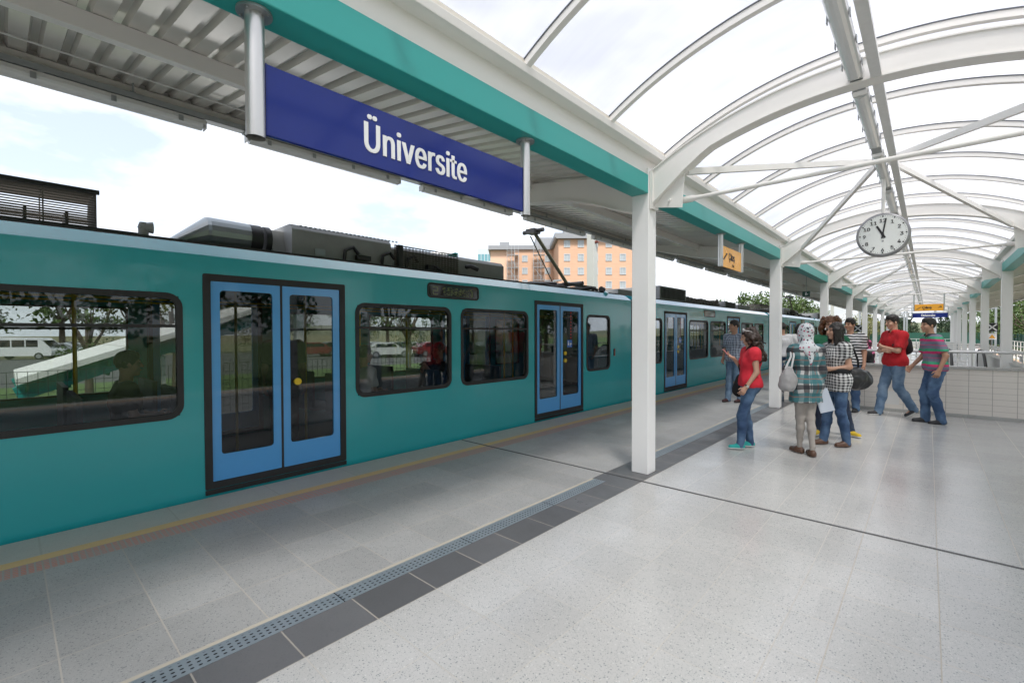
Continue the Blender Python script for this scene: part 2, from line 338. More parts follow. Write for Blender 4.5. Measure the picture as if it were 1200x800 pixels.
def text(name, s, size, m, parent, origin, xdir, ydir, bold=0.0, extrude=0.002, sx=1.0, align='LEFT', space=1.0, heavy=0.0):
    cu = bpy.data.curves.new(name, 'FONT'); cu.body = s; cu.size = size; cu.offset = bold; cu.extrude = extrude; cu.align_x = align; cu.space_character = space; cu.resolution_u = 4
    if FONT: cu.font = FONT; cu.offset = 0.0
    tmp = bpy.data.objects.new(name, cu); COL.objects.link(tmp)
    dg = bpy.context.evaluated_depsgraph_get(); dg.update()
    me = bpy.data.meshes.new_from_object(tmp.evaluated_get(dg)); bpy.data.objects.remove(tmp); bpy.data.curves.remove(cu)
    xd, yd = Vector(xdir), Vector(ydir); zd = xd.cross(yd); o_ = Vector(origin)
    M = Matrix(((xd.x*sx, yd.x, zd.x, o_.x), (xd.y*sx, yd.y, zd.y, o_.y), (xd.z*sx, yd.z, zd.z, o_.z), (0, 0, 0, 1)))
    if heavy:                                                # bolder weight: the same outlines laid side by side, each a hair deeper
        import bmesh
        bm = bmesh.new()
        for q in (-1, -.5, 0, .5, 1):
            b2 = me.copy(); b2.transform(Matrix.Translation((q*heavy, 0, -abs(q)*.0006))); bm.from_mesh(b2); bpy.data.meshes.remove(b2)
        bm.to_mesh(me); bm.free()
    me.transform(M); me.materials.clear(); me.materials.append(m)
    o = bpy.data.objects.new(name, me); link(o, parent); return o
# ------------------------------------------------------------------ the setting
def struct(name, mb, m, bevel=0.0):
    o = mb.build(name, m, None, bevel); o['kind'] = 'structure'; return o
YE = 62.0; Y0 = -24.0            # platform ends
XC = -0.46                      # middle of the island platform
GZ = -0.72
mb = MB(); mb.add([(-900, -300, GZ-.03), (900, -300, GZ-.03), (900, 1500, GZ-.03), (-900, 1500, GZ-.03)], [(0, 1, 2, 3)]); struct('ground', mb, m_ground)
for sx, nm in ((-1, 'track_bed'), (1, 'track_bed')):
    mb = MB(); a, b = XC+sx*4.62, XC+sx*8.3
    mb.box(min(a, b), max(a, b), -60, 220, GZ-.25, GZ-.012); struct(nm, mb, m_ballast)
    for k, off in enumerate((5.28, 6.715)):
        mb = MB(); x = XC+sx*off; mb.box(x-.035, x+.035, -60, 220, GZ-.01, GZ+.13); struct('rail', mb, m_rail)
mb = MB(); mb.box(-12.9, -8.9, -60, 200, GZ-.2, GZ-.004); struct('verge', mb, m_grass)
mb = MB(); mb.box(-21, -14.2, -60, 200, GZ-.2, GZ+.004); struct('road', mb, m_asphalt)
mb = MB(); mb.box(-14.2, -12.9, -60, 200, GZ-.2, GZ+.10); struct('pavement', mb, m_conc)
mb = MB(); mb.box(-29, -21.2, -60, 200, GZ-.2, GZ+.006); struct('verge', mb, m_grass)
mb = MB(); mb.box(-62, -29, -60, 200, GZ-.2, GZ+.008); struct('car_park', mb, m_asphalt)
mb = MB(); mb.add([(9, -40, GZ+.01), (120, -40, GZ+.01), (120, 400, GZ+.01), (9, 400, GZ+.01)], [(0, 1, 2, 3)]); struct('grass_field', mb, m_grass)

XL, XR = -5.045, XC*2+5.045     # platform edges
HX0, HX1, HY0, HY1 = -2.22, 1.50, 11.86, 24.0      # stairwell hole
def slab(name, x0, x1, y0, y1, m, z=0.0, th=0.05):
    mb = MB()
    mb.box(x0, x1, y0, y1, z-th, z); return struct(name, mb, m)
# core
mb = MB(); mb.box(XL+.12, HX0-.16, Y0, YE, GZ-.3, -.052); mb.box(HX1+.16, XR-.12, Y0, YE, GZ-.3, -.052)
mb.box(HX0-.158, HX1+.158, Y0, HY0-.14, GZ-.3, -.052); mb.box(HX0-.158, HX1+.158, HY1+.14, YE, GZ-.3, -.052); struct('platform_base', mb, m_conc)
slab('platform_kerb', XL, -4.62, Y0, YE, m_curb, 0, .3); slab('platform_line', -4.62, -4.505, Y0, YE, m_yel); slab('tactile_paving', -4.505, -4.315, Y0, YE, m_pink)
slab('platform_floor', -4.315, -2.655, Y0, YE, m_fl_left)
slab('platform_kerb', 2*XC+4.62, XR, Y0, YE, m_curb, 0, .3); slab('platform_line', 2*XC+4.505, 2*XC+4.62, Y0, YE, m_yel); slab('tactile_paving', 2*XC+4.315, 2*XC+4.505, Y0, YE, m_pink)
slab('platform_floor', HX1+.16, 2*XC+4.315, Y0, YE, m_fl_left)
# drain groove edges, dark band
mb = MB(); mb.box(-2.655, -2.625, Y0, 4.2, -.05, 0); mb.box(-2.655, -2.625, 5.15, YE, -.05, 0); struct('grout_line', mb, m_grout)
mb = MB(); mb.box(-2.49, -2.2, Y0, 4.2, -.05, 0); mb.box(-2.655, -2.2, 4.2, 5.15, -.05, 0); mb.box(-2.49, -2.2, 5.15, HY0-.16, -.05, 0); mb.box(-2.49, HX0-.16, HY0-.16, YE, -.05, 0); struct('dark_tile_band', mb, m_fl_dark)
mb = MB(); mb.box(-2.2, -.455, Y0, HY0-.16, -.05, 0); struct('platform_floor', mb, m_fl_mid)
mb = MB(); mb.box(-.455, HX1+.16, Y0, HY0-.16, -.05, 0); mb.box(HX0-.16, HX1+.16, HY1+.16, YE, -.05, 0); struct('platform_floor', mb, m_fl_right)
# expansion joint across the platform (recessed look: seal between two metal edges)
mb = MB(); mb.box(XL+.02, XR-.02, 4.443, 4.459, -.03, .004); mb.box(XL+.02, XR-.02, 4.440, 4.443, -.03, .005, 1); mb.box(XL+.02, XR-.02, 4.459, 4.462, -.03, .005, 1)
struct('expansion_joint', mb, [m_joint, m_jointm])
# perforated drain cover
m_drain, t, b = new_mat('perforated_drain')
tc = node(t, 'ShaderNodeTexCoord'); sp = node(t, 'ShaderNodeSeparateXYZ'); t.links.new(tc.outputs['Object'], sp.inputs[0])
px = math_n(t, 'DIVIDE', math_n(t, 'ADD', sp.outputs[0], 2.5925), 0.030)
row = math_n(t, 'FLOOR', px); sh = math_n(t, 'MULTIPLY', math_n(t, 'MODULO', math_n(t, 'ABSOLUTE', row), 2.0), 0.0)
u = math_n(t, 'SUBTRACT', math_n(t, 'FRACT', px), 0.5); v = math_n(t, 'SUBTRACT', math_n(t, 'FRACT', math_n(t, 'ADD', math_n(t, 'DIVIDE', sp.outputs[1], 0.034), sh)), 0.5)
r2 = math_n(t, 'ADD', math_n(t, 'MULTIPLY', math_n(t, 'MULTIPLY', u, u), 1.6), math_n(t, 'MULTIPLY', v, v))
hole = math_n(t, 'MULTIPLY', math_n(t, 'LESS_THAN', r2, 0.065), math_n(t, 'LESS_THAN', math_n(t, 'ABSOLUTE', math_n(t, 'SUBTRACT', px, 1.15)), 1.55))
seam = grid_line(t, sp.outputs[1], 0.30, 1.0, 0.006)
nzd = node(t, 'ShaderNodeTexNoise', i_Scale=8.0); t.links.new(tc.outputs['Object'], nzd.inputs['Vector'])
base = mixc(t, nzd.outputs[0], (0.30, 0.36, 0.40), (0.42, 0.47, 0.50))
t.links.new(mixc(t, math_n(t, 'MAXIMUM', hole, seam), base, (0.006, 0.006, 0.008)), b.inputs['Base Color'])
t.links.new(math_n(t, 'MULTIPLY', math_n(t, 'SUBTRACT', 1.0, hole), 0.55), b.inputs['Metallic']); b.inputs['Roughness'].default_value = 0.38
bp = node(t, 'ShaderNodeBump', i_Strength=0.7, i_Distance=0.004); t.links.new(math_n(t, 'SUBTRACT', 1.0, hole), bp.inputs['Height']); t.links.new(bp.outputs[0], b.inputs['Normal'])
for y0, y1, lab in ((Y0, 4.2, 'perforated steel drain cover in front of the first white column'), (5.15, YE, 'perforated steel drain cover running on behind the first white column')):
    mb = MB(); mb.box(-2.624, -2.491, y0, y1, -.05, .002); tag(mb.build('drain_cover', m_drain), lab, 'drain cover', 'floor drains')

# ------------------------------------------------------------------ canopy
CY = [4.70 + 5.98*i for i in range(-2, 9)]           # near faces of the columns
CD, OI, OO = 0.19, 1.80, 1.995                       # column depth (y), inner and outer offset from XC
canopy = thing('station_canopy', 'long white barrel-vaulted platform canopy with teal beams and clear curved roof', 'canopy', (XC, 24, 0))
CO = Vector((XC, 24, 0))
def cb(mb, name, m, bevel=0.0):          # canopy part, built in world coordinates
    mb.v = [(v[0]-CO.x, v[1]-CO.y, v[2]-CO.z) for v in mb.v]
    return mb.build(name, m, canopy, bevel)
def arc(zc, off1, z1, n=28, lo=None):
    """arc through (0,zc) and (+-off1,z1) as offsets"""
    h = zc-z1; Rr = (off1*off1+h*h)/(2*h); lo = off1 if lo is None else lo
    return [(-lo + 2*lo*i/n, zc - Rr + math.sqrt(Rr*Rr-(-lo+2*lo*i/n)**2)) for i in range(n+1)]
for i, y in enumerate(CY):
    for s in (-1, 1):
        mb = MB(); mb.box(XC+s*OI, XC+s*OO, y, y+CD, 0.0, 3.34)
        cb(mb, 'column', m_col, .006)
        mb = MB(); mb.box(XC+s*(OI-.035), XC+s*(OI-.004), y+.02, y+.17, 2.90, 3.30)
        # haunch gusset plate with tie pin
        pl = [(XC+s*1.792, 2.925), (XC+s*1.47, 2.868), (XC+s*1.445, 3.225), (XC+s*1.60, 3.20), (XC+s*1.792, 3.06)]
        mb.prism(pl, 'y', y+.088, y+.104); mb.tube([(XC+s*1.60, y+.06, 2.965), (XC+s*1.60, y+.135, 2.965)], .014, 8)
        cb(mb, 'gusset_plate', m_white)
        # cantilever beam of the wing
        def wz(off): return 2.97+.155*(off+.46)
        top = [(OO-.06+.001, wz(OO)-.012-.03), (4.86, wz(4.86)-.042)]
        bot = [(4.86, wz(4.86)-.13), (3.57, 3.315), (3.2, 3.255), (2.85, 3.20), (2.5, 3.09), (2.2, 2.97), (OO+.004, 2.90)]
        poly = [(XC+s*max(a, OO+.004), z) for a, z in top+bot]
        mb = MB(); mb.prism(poly, 'y', y+.045, y+.145)
        fl = [(XC+s*a, z) for a, z in bot]
        fl2 = [(a, z-.014) for a, z in fl[::-1]]
        mb.prism(fl+fl2, 'y', y+.005, y+.185)
        mb.box(XC+s*3.50, XC+s*3.512, y+.01, y+.18, 3.33, wz(3.5)-.05)
        cb(mb, 'wing_beam', m_white)
    # main arch
    topa = arc(3.785, 1.75, 3.315); bota = arc(3.612, 1.2, 3.405, 20)
    if i: lowL, lowR = [(-OI+.004, 2.94), (-1.44, 3.235)], [(1.44, 3.235), (OI-.004, 2.94)]
    else: lowL, lowR = [(-OI+.004, 2.94), (-1.44, 3.235)], [(1.44, 3.235), (OI-.004, 2.94)]
    up = [(-OI+.004, 3.29)] + topa + [(OI-.004, 3.29)]
    low = lowL + bota + lowR
    poly = [(XC+a, z) for a, z in up] + [(XC+a, z) for a, z in low[::-1]]
    mb = MB(); n = len(up)
    # faces built as strips to keep the concave outline clean
    def strip(y0, y1):
        ul, ll = up, low; m_ = 40
        xs = [-OI+.004 + 2*(OI-.004)*k/m_ for k in range(m_+1)]
        def itp(P, x):
            for (a, za), (b_, zb) in zip(P, P[1:]):
                if a <= x <= b_+1e-9: return za+(zb-za)*((x-a)/(b_-a) if b_ > a else 0)
            return P[-1][1]
        T = [(XC+x, itp(ul, x)) for x in xs]; B = [(XC+x, itp(ll, x)) for x in xs]; k = len(xs)
        vs = [(x, y0, z) for x, z in T]+[(x, y0, z) for x, z in B]+[(x, y1, z) for x, z in T]+[(x, y1, z) for x, z in B]
        fs = []
        for q in range(k-1):
            fs += [(q, q+1, k+q+1, k+q), (2*k+q, 3*k+q, 3*k+q+1, 2*k+q+1), (q, 2*k+q, 2*k+q+1, q+1), (k+q, k+q+1, 3*k+q+1, 3*k+q)]
        fs += [(0, k, 3*k, 2*k), (k-1, 3*k-1, 4*k-1, 2*k-1)]
        mb.add(vs, fs)
        # flanges, slightly proud
        for P, d0, d1 in ((T, 0, .012), (B, -.012, 0)):
            vs = []; 
            for x, z in P: vs += [(x, y0-.018, z+d0), (x, y1+.018, z+d0), (x, y1+.018, z+d1), (x, y0-.018, z+d1)]
            fs = []
            for q in range(k-1):
                for e in range(4): fs.append((4*q+e, 4*q+(e+1) % 4, 4*q+4+(e+1) % 4, 4*q+4+e))
            mb.add(vs, fs+[(0, 1, 2, 3), (4*k-4, 4*k-1, 4*k-2, 4*k-3)])
    strip(y+.04, y+.15); cb(mb, 'arch', m_white)
    # tie rod
    mb = MB(); yy = y+.18; z = 2.965
    mb.tube([(XC-1.33, yy, z), (XC+1.33, yy, z)], .021, 12)
    for s in (-1, 1):
        mb.tube([(XC+s*1.64, yy, z), (XC+s*1.63, yy, z), (XC+s*1.40, yy, z), (XC+s*1.36, yy, z), (XC+s*1.30, yy, z)], [.03, .036, .036, .026, .022], 12)
        mb.tube([(XC+s*1.60, yy-.10, z), (XC+s*1.60, yy+.05, z)], .012, 8)
    cb(mb, 'tie_rod', m_white)
# beams, ribs, sheets, wings bay by bay
def roofz(off, crest=4.03, foot=3.52, w=1.78):
    h = crest-foot; Rr = (w*w+h*h)/(2*h); return crest-Rr+math.sqrt(Rr*Rr-off*off)
RIBY = []; m_gasket = mat('grey_gasket', (.10, .11, .13), .6)
for i in range(len(CY)-1):
    ya, yb = CY[i]+CD, CY[i+1]
    for s in (-1, 1):
        mb = MB(); mb.box(XC+s*OI, XC+s*(OI+.195), ya+.003, yb-.003, 3.06, 3.262); cb(mb, 'teal_beam', m_teal, .006)
        mb = MB(); mb.box(XC+s*(OI+.031), XC+s*(OI+.16), ya-CD/2+.002, yb+CD/2-.002, 3.264, 3.43)
        P = [(OI+.028, 3.275), (OI+.028, 3.44), (OI-.075, 3.445), (OI-.085, 3.50), (OI-.06, 3.512), (OI+.12, 3.512), (OI+.12, 3.30)]
        mb.prism([(XC+s*a, z) for a, z in P], 'y', ya-CD/2+.001, yb+CD/2-.001)
        cb(mb, 'eaves_beam', m_white, .004)
        mb = MB(); mb.box(XC+s*(OI-.065), XC+s*(OI+.05), ya-CD/2+.001, yb+CD/2-.001, 3.514, 3.545); cb(mb, 'glazing_sill', m_lip)
        # wing: deck, purlins
        def wz(off): return 2.97+.155*(off+.46)
        mb = MB(); per = 0.1755; nr = int(round((yb-ya+CD)/per)); per = (yb-ya+CD)/nr; prof = []
        for k in range(nr):
            y = ya-CD/2+.0 + k*per
            prof += [(y, 0), (y+per*.56, 0), (y+per*.66, .045), (y+per*.90, .045)]
        prof.append((ya-CD/2+nr*per, 0))
        a0, a1 = OI+.13, 4.97
        vs = [(XC+s*a0, y, wz(a0)+z) for y, z in prof]+[(XC+s*a1, y, wz(a1)+z) for y, z in prof]; n = len(prof)
        mb.add(vs, [(k, k+1, n+k+1, n+k) for k in range(n-1)])
        vs = [(x, y, z+.06) for x, y, z in vs]; mb.add(vs, [(k, k+1, n+k+1, n+k) for k in range(n-1)])
        cb(mb, 'wing_deck', m_deck)
        mb = MB(); mb.box(XC+s*4.972, XC+s*4.985, ya-CD/2+.001, yb+CD/2-.001, wz(4.97)-.10, wz(4.97)+.115); cb(mb, 'edge_fascia', m_white)
        for off, hh, ww in ((3.50, .125, .07), (4.93, .10, .05)):
            mb = MB(); mb.box(XC+s*(off-ww/2), XC+s*(off+ww/2), ya-CD/2+.001, yb+CD/2-.001, wz(off-ww/2)-hh, wz(off-ww/2)-.004); cb(mb, 'purlin', m_white, .003)
    nrib = 5
    for k in range(nrib):
        y = CY[i]+.28 + 5.98*k/nrib; RIBY.append(y)
        offs = [-1.745+3.49*q/30 for q in range(31)]
        mb = MB(); vs = []
        for o_ in offs:
            z = roofz(o_)-.004
            vs += [(XC+o_, y-.026, z-.062), (XC+o_, y+.026, z-.062), (XC+o_, y+.026, z), (XC+o_, y-.026, z)]
        fs = [(4*q+e, 4*q+(e+1) % 4, 4*q+4+(e+1) % 4, 4*q+4+e) for q in range(30) for e in range(4)]
        mb.add(vs, fs)
        mb.v = [tuple(v) for v in mb.v]
        cb(mb, 'rib', m_white)
        mb = MB(); vs = []
        for o_ in offs:
            z = roofz(o_)-.003
            vs += [(XC+o_, y-.033, z-.010), (XC+o_, y-.0275, z-.010), (XC+o_, y-.0275, z), (XC+o_, y-.033, z)]
        mb.add(vs, fs); cb(mb, 'gasket', m_gasket)
    mb = MB(); offs = [-1.80+3.60*q/40 for q in range(41)]
    vs = [(XC+o_, CY[i]+.28, roofz(o_)+.002) for o_ in offs]+[(XC+o_, CY[i+1]+.28, roofz(o_)+.002) for o_ in offs]
    mb.add(vs, [(q, q+1, 41+q+1, 41+q) for q in range(40)], 0, True); cb(mb, 'roof_sheet', m_poly)
    if i in (2, 4, 6, 8):
        mb = MB(); ym = (CY[i]+CY[i+1])/2+CD/2; nz0 = 3.80
        for s in (-1, 1):
            for yk in (CY[i]+.13, CY[i+1]+.06):
                mb.obox((XC+s*1.43, yk, 3.24), (XC+s*.05, ym+(.03 if yk > ym else -.03), nz0), .045, .065)
        mb.box(XC-.10, XC+.12, ym-.06, ym+.06, nz0-.05, nz0+.03)
        cb(mb, 'roof_strut', m_white)

# ------------------------------------------------------------------ lights and cable trays under the roof
for s in (-1, 1):
    xt = XC+s*4.84
    zt = 3.645
    side = 'outer edge of the canopy wing over the train' if s < 0 else 'outer edge of the right-hand canopy wing'
    tr = thing('cable_tray', 'long perforated steel cable tray along the '+side, 'cable tray', (xt, 20, zt))
    mb = MB(); mb.box(-.05, .05, -26, 32, 0, .006); mb.box(-.05, -.044, -26, 32, .006, .05); mb.box(.044, .05, -26, 32, .006, .05)
    mb.box(-.055, -.05, -26, 32, .012, .026)
    mb.build('tray', m_galv, tr)
    mb = MB()
    for k in range(38): mb.box(-.056, .056, -26+k*1.5+.2, -26+k*1.5+.24, -.012, .0)
    mb.build('bracket', m_galv, tr)
    mb = MB()
    for k in range(19):
        y = -25.2+k*3.0; mb.tube([(s*-.02, y, .03), (s*-.02, y, .20)], .008, 6); mb.box(-.045, .01, y-.02, y+.02, .03, .075)
    mb.build('hanger', m_galv, tr)
    mb = MB(); mb.tube([(-s*.42, -26, .04), (-s*.42, 32, .04)], .007, 6); mb.build('conduit', m_plastic, tr)
def fixture(loc, ln, lab, grp):
    t_ = thing('light_fixture', lab, 'light fixture', loc, 0, grp)
    mb = MB(); P = [(-.055, .07), (-.06, .03), (.06, .03), (.055, .07)]; mb.prism(P, 'y', -ln/2, ln/2)
    h = mb.build('housing', m_plastic, t_, .006)
    mb = MB(); n = 8; P = [(.058*math.cos(a), .03-.052*math.sin(a)) for a in [math.pi*k/n for k in range(n+1)]]
    mb.prism(P, 'y', -ln/2+.02, ln/2-.02, 0, False); mb.build('diffuser', m_diff, t_)
    cm = None
    for k in range(4):
        y = -ln/2+.2+k*(ln-.4)/3
        if cm is None:
            mb = MB(); mb.prism([(-.066, .05), (-.066, 0), (-.06, 0), (-.06, .045), (.06, .045), (.06, 0), (.066, 0), (.066, .05)], 'y', -.018, .018); cm = mb.build('clip', m_galv, h); cm.location.y = y
        else: c_ = cm.copy(); COL.objects.link(c_); c_.location.y = y
    for y in (-ln/2-.012, ln/2):
        mb = MB(); mb.box(-.05, .05, y, y+.012, -.01, .065); mb.build('end_cap', m_plastic, t_, .004)
    return t_
def copy_tree(o, parent=None):
    c = o.copy(); COL.objects.link(c); c.parent = parent
    for ch in [q for q in o.children]: copy_tree(ch, c)
    return c
EX, EXR = XC-4.84, XC+4.84
ords = ['first', 'second', 'third', 'fourth', 'fifth', 'sixth', 'seventh', 'eighth', 'ninth', 'tenth']
f0 = fixture((EX, .42, 3.565), 1.85, 'white strip light left of the thick silver sign post, nearest the camera', 'strip lights along the left canopy edge')
for k in range(1, 22):
    c = copy_tree(f0); c.location = (EX, .42+2.235*k+(0 if k < 2 else 0), 3.565)
    c['label'] = ('white strip light behind the big blue name board, %s half' % ('left' if k == 1 else 'right')) if k < 3 else ('strip light under the left canopy edge just right of the blue name board' if k == 3 else (ords[k-4]+' strip light under the left canopy edge beyond the first white column' if k < 12 else 'tiny far strip light near the far end of the left canopy edge'))
for k in range(4, 20):
    c = copy_tree(f0); c.location = (EXR, .42+2.235*k, 3.565); c['label'] = 'strip light under the right-hand canopy edge, one of the receding row'; c['group'] = 'strip lights along the right canopy edge'
xr = XC+.045
rt = thing('cable_tray', 'perforated steel cable tray running along the crown of the vault', 'cable tray', (xr+.085, 24, 3.60))
mb = MB(); mb.box(-.035, .035, -27, 28, 0, .006); mb.box(-.035, -.03, -27, 28, .006, .045); mb.box(.03, .035, -27, 28, .006, .045); mb.build('tray', m_pgalv, rt)
mb = MB()
for y in CY: mb.box(-.02, .0, y+.08-24, y+.10-24, .006, .03)
mb.build('hanger', m_galv, rt)
f1 = fixture((xr-.045, 3.9, 3.605), 1.5, 'glass strip light under the crown of the vault nearest the camera', 'strip lights along the crown of the vault')
for k in range(1, 26):
    c = copy_tree(f1); c.location = (xr-.045, 3.9+1.86*k, 3.605)
    c['label'] = 'strip light under the crown of the vault just in front of the clock' if k == 1 else (ords[k-2]+' strip light under the crown of the vault beyond the clock' if k < 10 else 'tiny far strip light under the crown near the end of the vault')
jb0 = thing('junction_box', 'grey junction box between strip lights under the crown of the vault', 'junction box', (xr-.045, 4.83, 3.62), 0, 'junction boxes between the strip lights')
mb = MB(); mb.box(-.045, .045, -.13, .13, 0, .06); mb.build('box_body', m_galv, jb0, .004)
for k in range(1, 8):
    c = copy_tree(jb0); c.location = (xr-.045, 4.83+1.86*k, 3.62); c['label'] = ords[k]+' grey junction box along the crown of the vault, counting away'

# ------------------------------------------------------------------ signs and clock
sg = thing('station_name_sign', 'big blue hanging name board reading Üniversite between two silver tubes', 'name board', (-2.36, 1.78, 2.48))
B = Vector((-2.36, 1.78, 2.48))
mb = MB(); mb.box(-.012, .012, -.925, .935, .02, .355); pn = mb.build('panel', m_blue, sg, .003)
mb = MB(); mb.box(-.014, .014, -.93, -.925, .018, .357); mb.box(-.014, .014, .935, .94, .018, .357); mb.build('panel_edge', m_blue, sg)
for yy, r in ((-.972, .042), (.985, .038)):
    mb = MB(); mb.tube([(0, yy, -.005), (0, yy, .575)], r, 24, False); mb.tube([(0, yy, -.005), (0, yy, .575)], r-.004, 24, False)
    p = mb.build('post', m_alu, sg)
    mb = MB(); mb.tube([(0, yy, .566), (0, yy, .579)], r+.035, 24); 
    for a in range(4): mb.tube([(math.cos(a*1.57+.78)*(r+.02), yy+math.sin(a*1.57+.78)*(r+.02), .558), (math.cos(a*1.57+.78)*(r+.02), yy+math.sin(a*1.57+.78)*(r+.02), .566)], .007, 6)
    mb.build('flange', m_galv, p)
text('lettering', 'Üniversite', .315, m_signw, sg, (.0145, -.425, .098), (0, 1, 0), (0, 0, 1), bold=.0016, sx=.72, space=1.03, heavy=.0075)
text('lettering', 'Üniversite', .315, m_signw, sg, (-.0145, .425, .098), (0, -1, 0), (0, 0, 1), bold=.0016, sx=.72, space=1.03, heavy=.0075)
def stairs_icon(mb, T):        # stepped line and small arrow
    pts = [(0, 0), (.06, 0), (.06, .03), (.10, .03), (.10, .06), (.14, .06), (.14, .09), (.20, .09)]
    for a, b_ in zip(pts, pts[1:]):
        p, q = T(*a), T(*b_); mb.obox(p, q, .012, .012)
def hang_sign(name, label, cat, c, w, h, m, drop, facing, r=.03):
    t_ = thing(name, label, cat, c)
    if facing == 'x':
        mb = MB(); mb.box(-.012, .012, -w/2, w/2, 0, h); mb.build('panel', m, t_, .002); P = [(0, -w/2-r, 0), (0, w/2+r, 0)]
    else:
        mb = MB(); mb.box(-w/2, w/2, -.03, .03, 0, h); mb.build('panel', m, t_, .002); P = [(-w/2-r, 0, 0), (w/2+r, 0, 0)]
    for p in P:
        mb = MB(); mb.tube([(p[0], p[1], -.004), (p[0], p[1], drop)], r, 16); mb.build('post', m_alu, t_)
        mb = MB(); mb.tube([(p[0], p[1], drop-.012), (p[0], p[1], drop-.001)], r+.03, 16); mb.build('flange', m_galv, t_)
    return t_
s2 = hang_sign('exit_sign', 'small orange exit board with black lettering hung under the left teal beam', 'exit sign', (-2.36, 7.86, 2.57), .96, .32, m_orange, .488, 'x', .036)
text('lettering', 'Çıkış', .22, m_black, s2, (.0145, -.17, .13), (0, 1, 0), (0, 0, 1), sx=.85, heavy=.004)
text('lettering', 'Exit', .09, m_black, s2, (.0135, .0, .035), (0, 1, 0), (0, 0, 1), bold=.0)
mb = MB(); stairs_icon(mb, lambda a, b_: (.0135, -.44+a, .12+b_)); mb.build('stairs_symbol', m_black, s2)
s3 = hang_sign('exit_sign', 'orange exit board across the vault far down the platform, above the blue one', 'exit sign', (XC+.46, 28, 2.52), .96, .30, m_orange, .75, 'y', .025)
text('lettering', 'Çıkış', .20, m_black, s3, (-.22, -.033, .105), (1, 0, 0), (0, 0, 1), heavy=.007)
text('lettering', 'e x i t', .075, m_black, s3, (-.18, -.032, .03), (1, 0, 0), (0, 0, 1), bold=.0)
mb = MB(); stairs_icon(mb, lambda a, b_: (-.44+a, -.032, .08+b_)); mb.obox((.30, -.032, .13), (.42, -.032, .19), .014, .014); mb.obox((.42, -.032, .19), (.36, -.032, .19), .014, .014); mb.obox((.42, -.032, .19), (.41, -.032, .13), .014, .014); mb.build('stairs_symbol', m_black, s3)
s4 = hang_sign('station_name_sign', 'small far blue name board reading Üniversite under the orange exit board', 'name board', (XC+.52, 44, 2.60), 1.85, .32, m_blue, .9, 'y', .03)
text('lettering', 'Üniversite', .30, m_signw, s4, (-.46, -.034, .085), (1, 0, 0), (0, 0, 1), sx=.75, heavy=.01)
ex = thing('emergency_exit_box', 'small dark green running-man box hanging left of the third column', 'emergency sign', (-2.75, 16.3, 2.64))
mb = MB(); mb.box(-.10, .10, -.03, .03, 0, .16); mb.build('box_body', mat('dark_green_sign', (0.01, .07, .05), .3), ex, .004)
mb = MB(); mb.box(-.02, .01, -.034, -.031, .04, .11); mb.disc((0, -.031, .125), (0, -1, 0), .014, 10, .003); mb.box(.02, .05, -.034, -.031, .06, .075); mb.build('symbol', m_signw, ex)
mb = MB(); mb.tube([(0, 0, .16), (0, 0, .68)], .008, 6); mb.build('hanger', m_galv, ex)

ck = thing('platform_clock', 'round white station clock showing just past eleven, hung from the vault', 'clock', (XC-.0, 7.86, 2.84))
RC = .258; m_rim_clock = mat('clock_rim_grey', (.30, .30, .31), .35, metal=.3)
mb = MB(); mb.tube([(0, -.06, 0), (0, -.05, 0), (0, .05, 0), (0, .06, 0)], [RC+.006, RC+.026, RC+.026, RC+.006], 64); mb.build('case', m_rim_clock, ck)
m_face = mat('clock_face', (.80, .82, .79), .25, var=.01, coat=.3)
mb = MB(); mb.disc((0, -.061, 0), (0, -1, 0), RC-.004, 64, .003); fc = mb.build('dial', m_face, ck)
mb = MB()
for k in range(60):
    a = 2*math.pi*k/60; big = k % 5 == 0; rr = RC*.93; w = .013 if big else .0045
    mb.disc((math.sin(a)*rr, -.0645, math.cos(a)*rr), (0, -1, 0), w*.75, 8, .001)
mb.build('minute_mark', m_black, fc)
for k in range(1, 13):
    a = 2*math.pi*k/12; rr = RC*.75
    text('numeral', str(k), .086, m_black, fc, (math.sin(a)*rr, -.0665, math.cos(a)*rr-.031), (1, 0, 0), (0, 0, 1), bold=.0004, heavy=.0016, align='CENTER')
mb = MB()
for rot_, ln, w in ((-28, .133, .024), (9, .212, .016)):
    a = R(rot_); d = Vector((math.sin(a), 0, math.cos(a))); p = Vector((0, -.0685 if rot_ < 0 else -.071, 0))
    mb.obox(p - d*.05, p + d*ln, .003, w, up=(math.cos(a), 0, -math.sin(a)))
mb.disc((0, -.068, 0), (0, -1, 0), .016, 16, .007); mb.build('hands', m_black, ck)
mb = MB(); mb.tube([(0, 0, RC+.01), (0, 0, .90)], .022, 14); mb.build('hanger', m_white, ck)
mb = MB(); mb.tube([(0, -.0655, -.085), (0, -.066, -.085)], .012, 12, True); mb.build('dial_emblem', m_galv, fc)

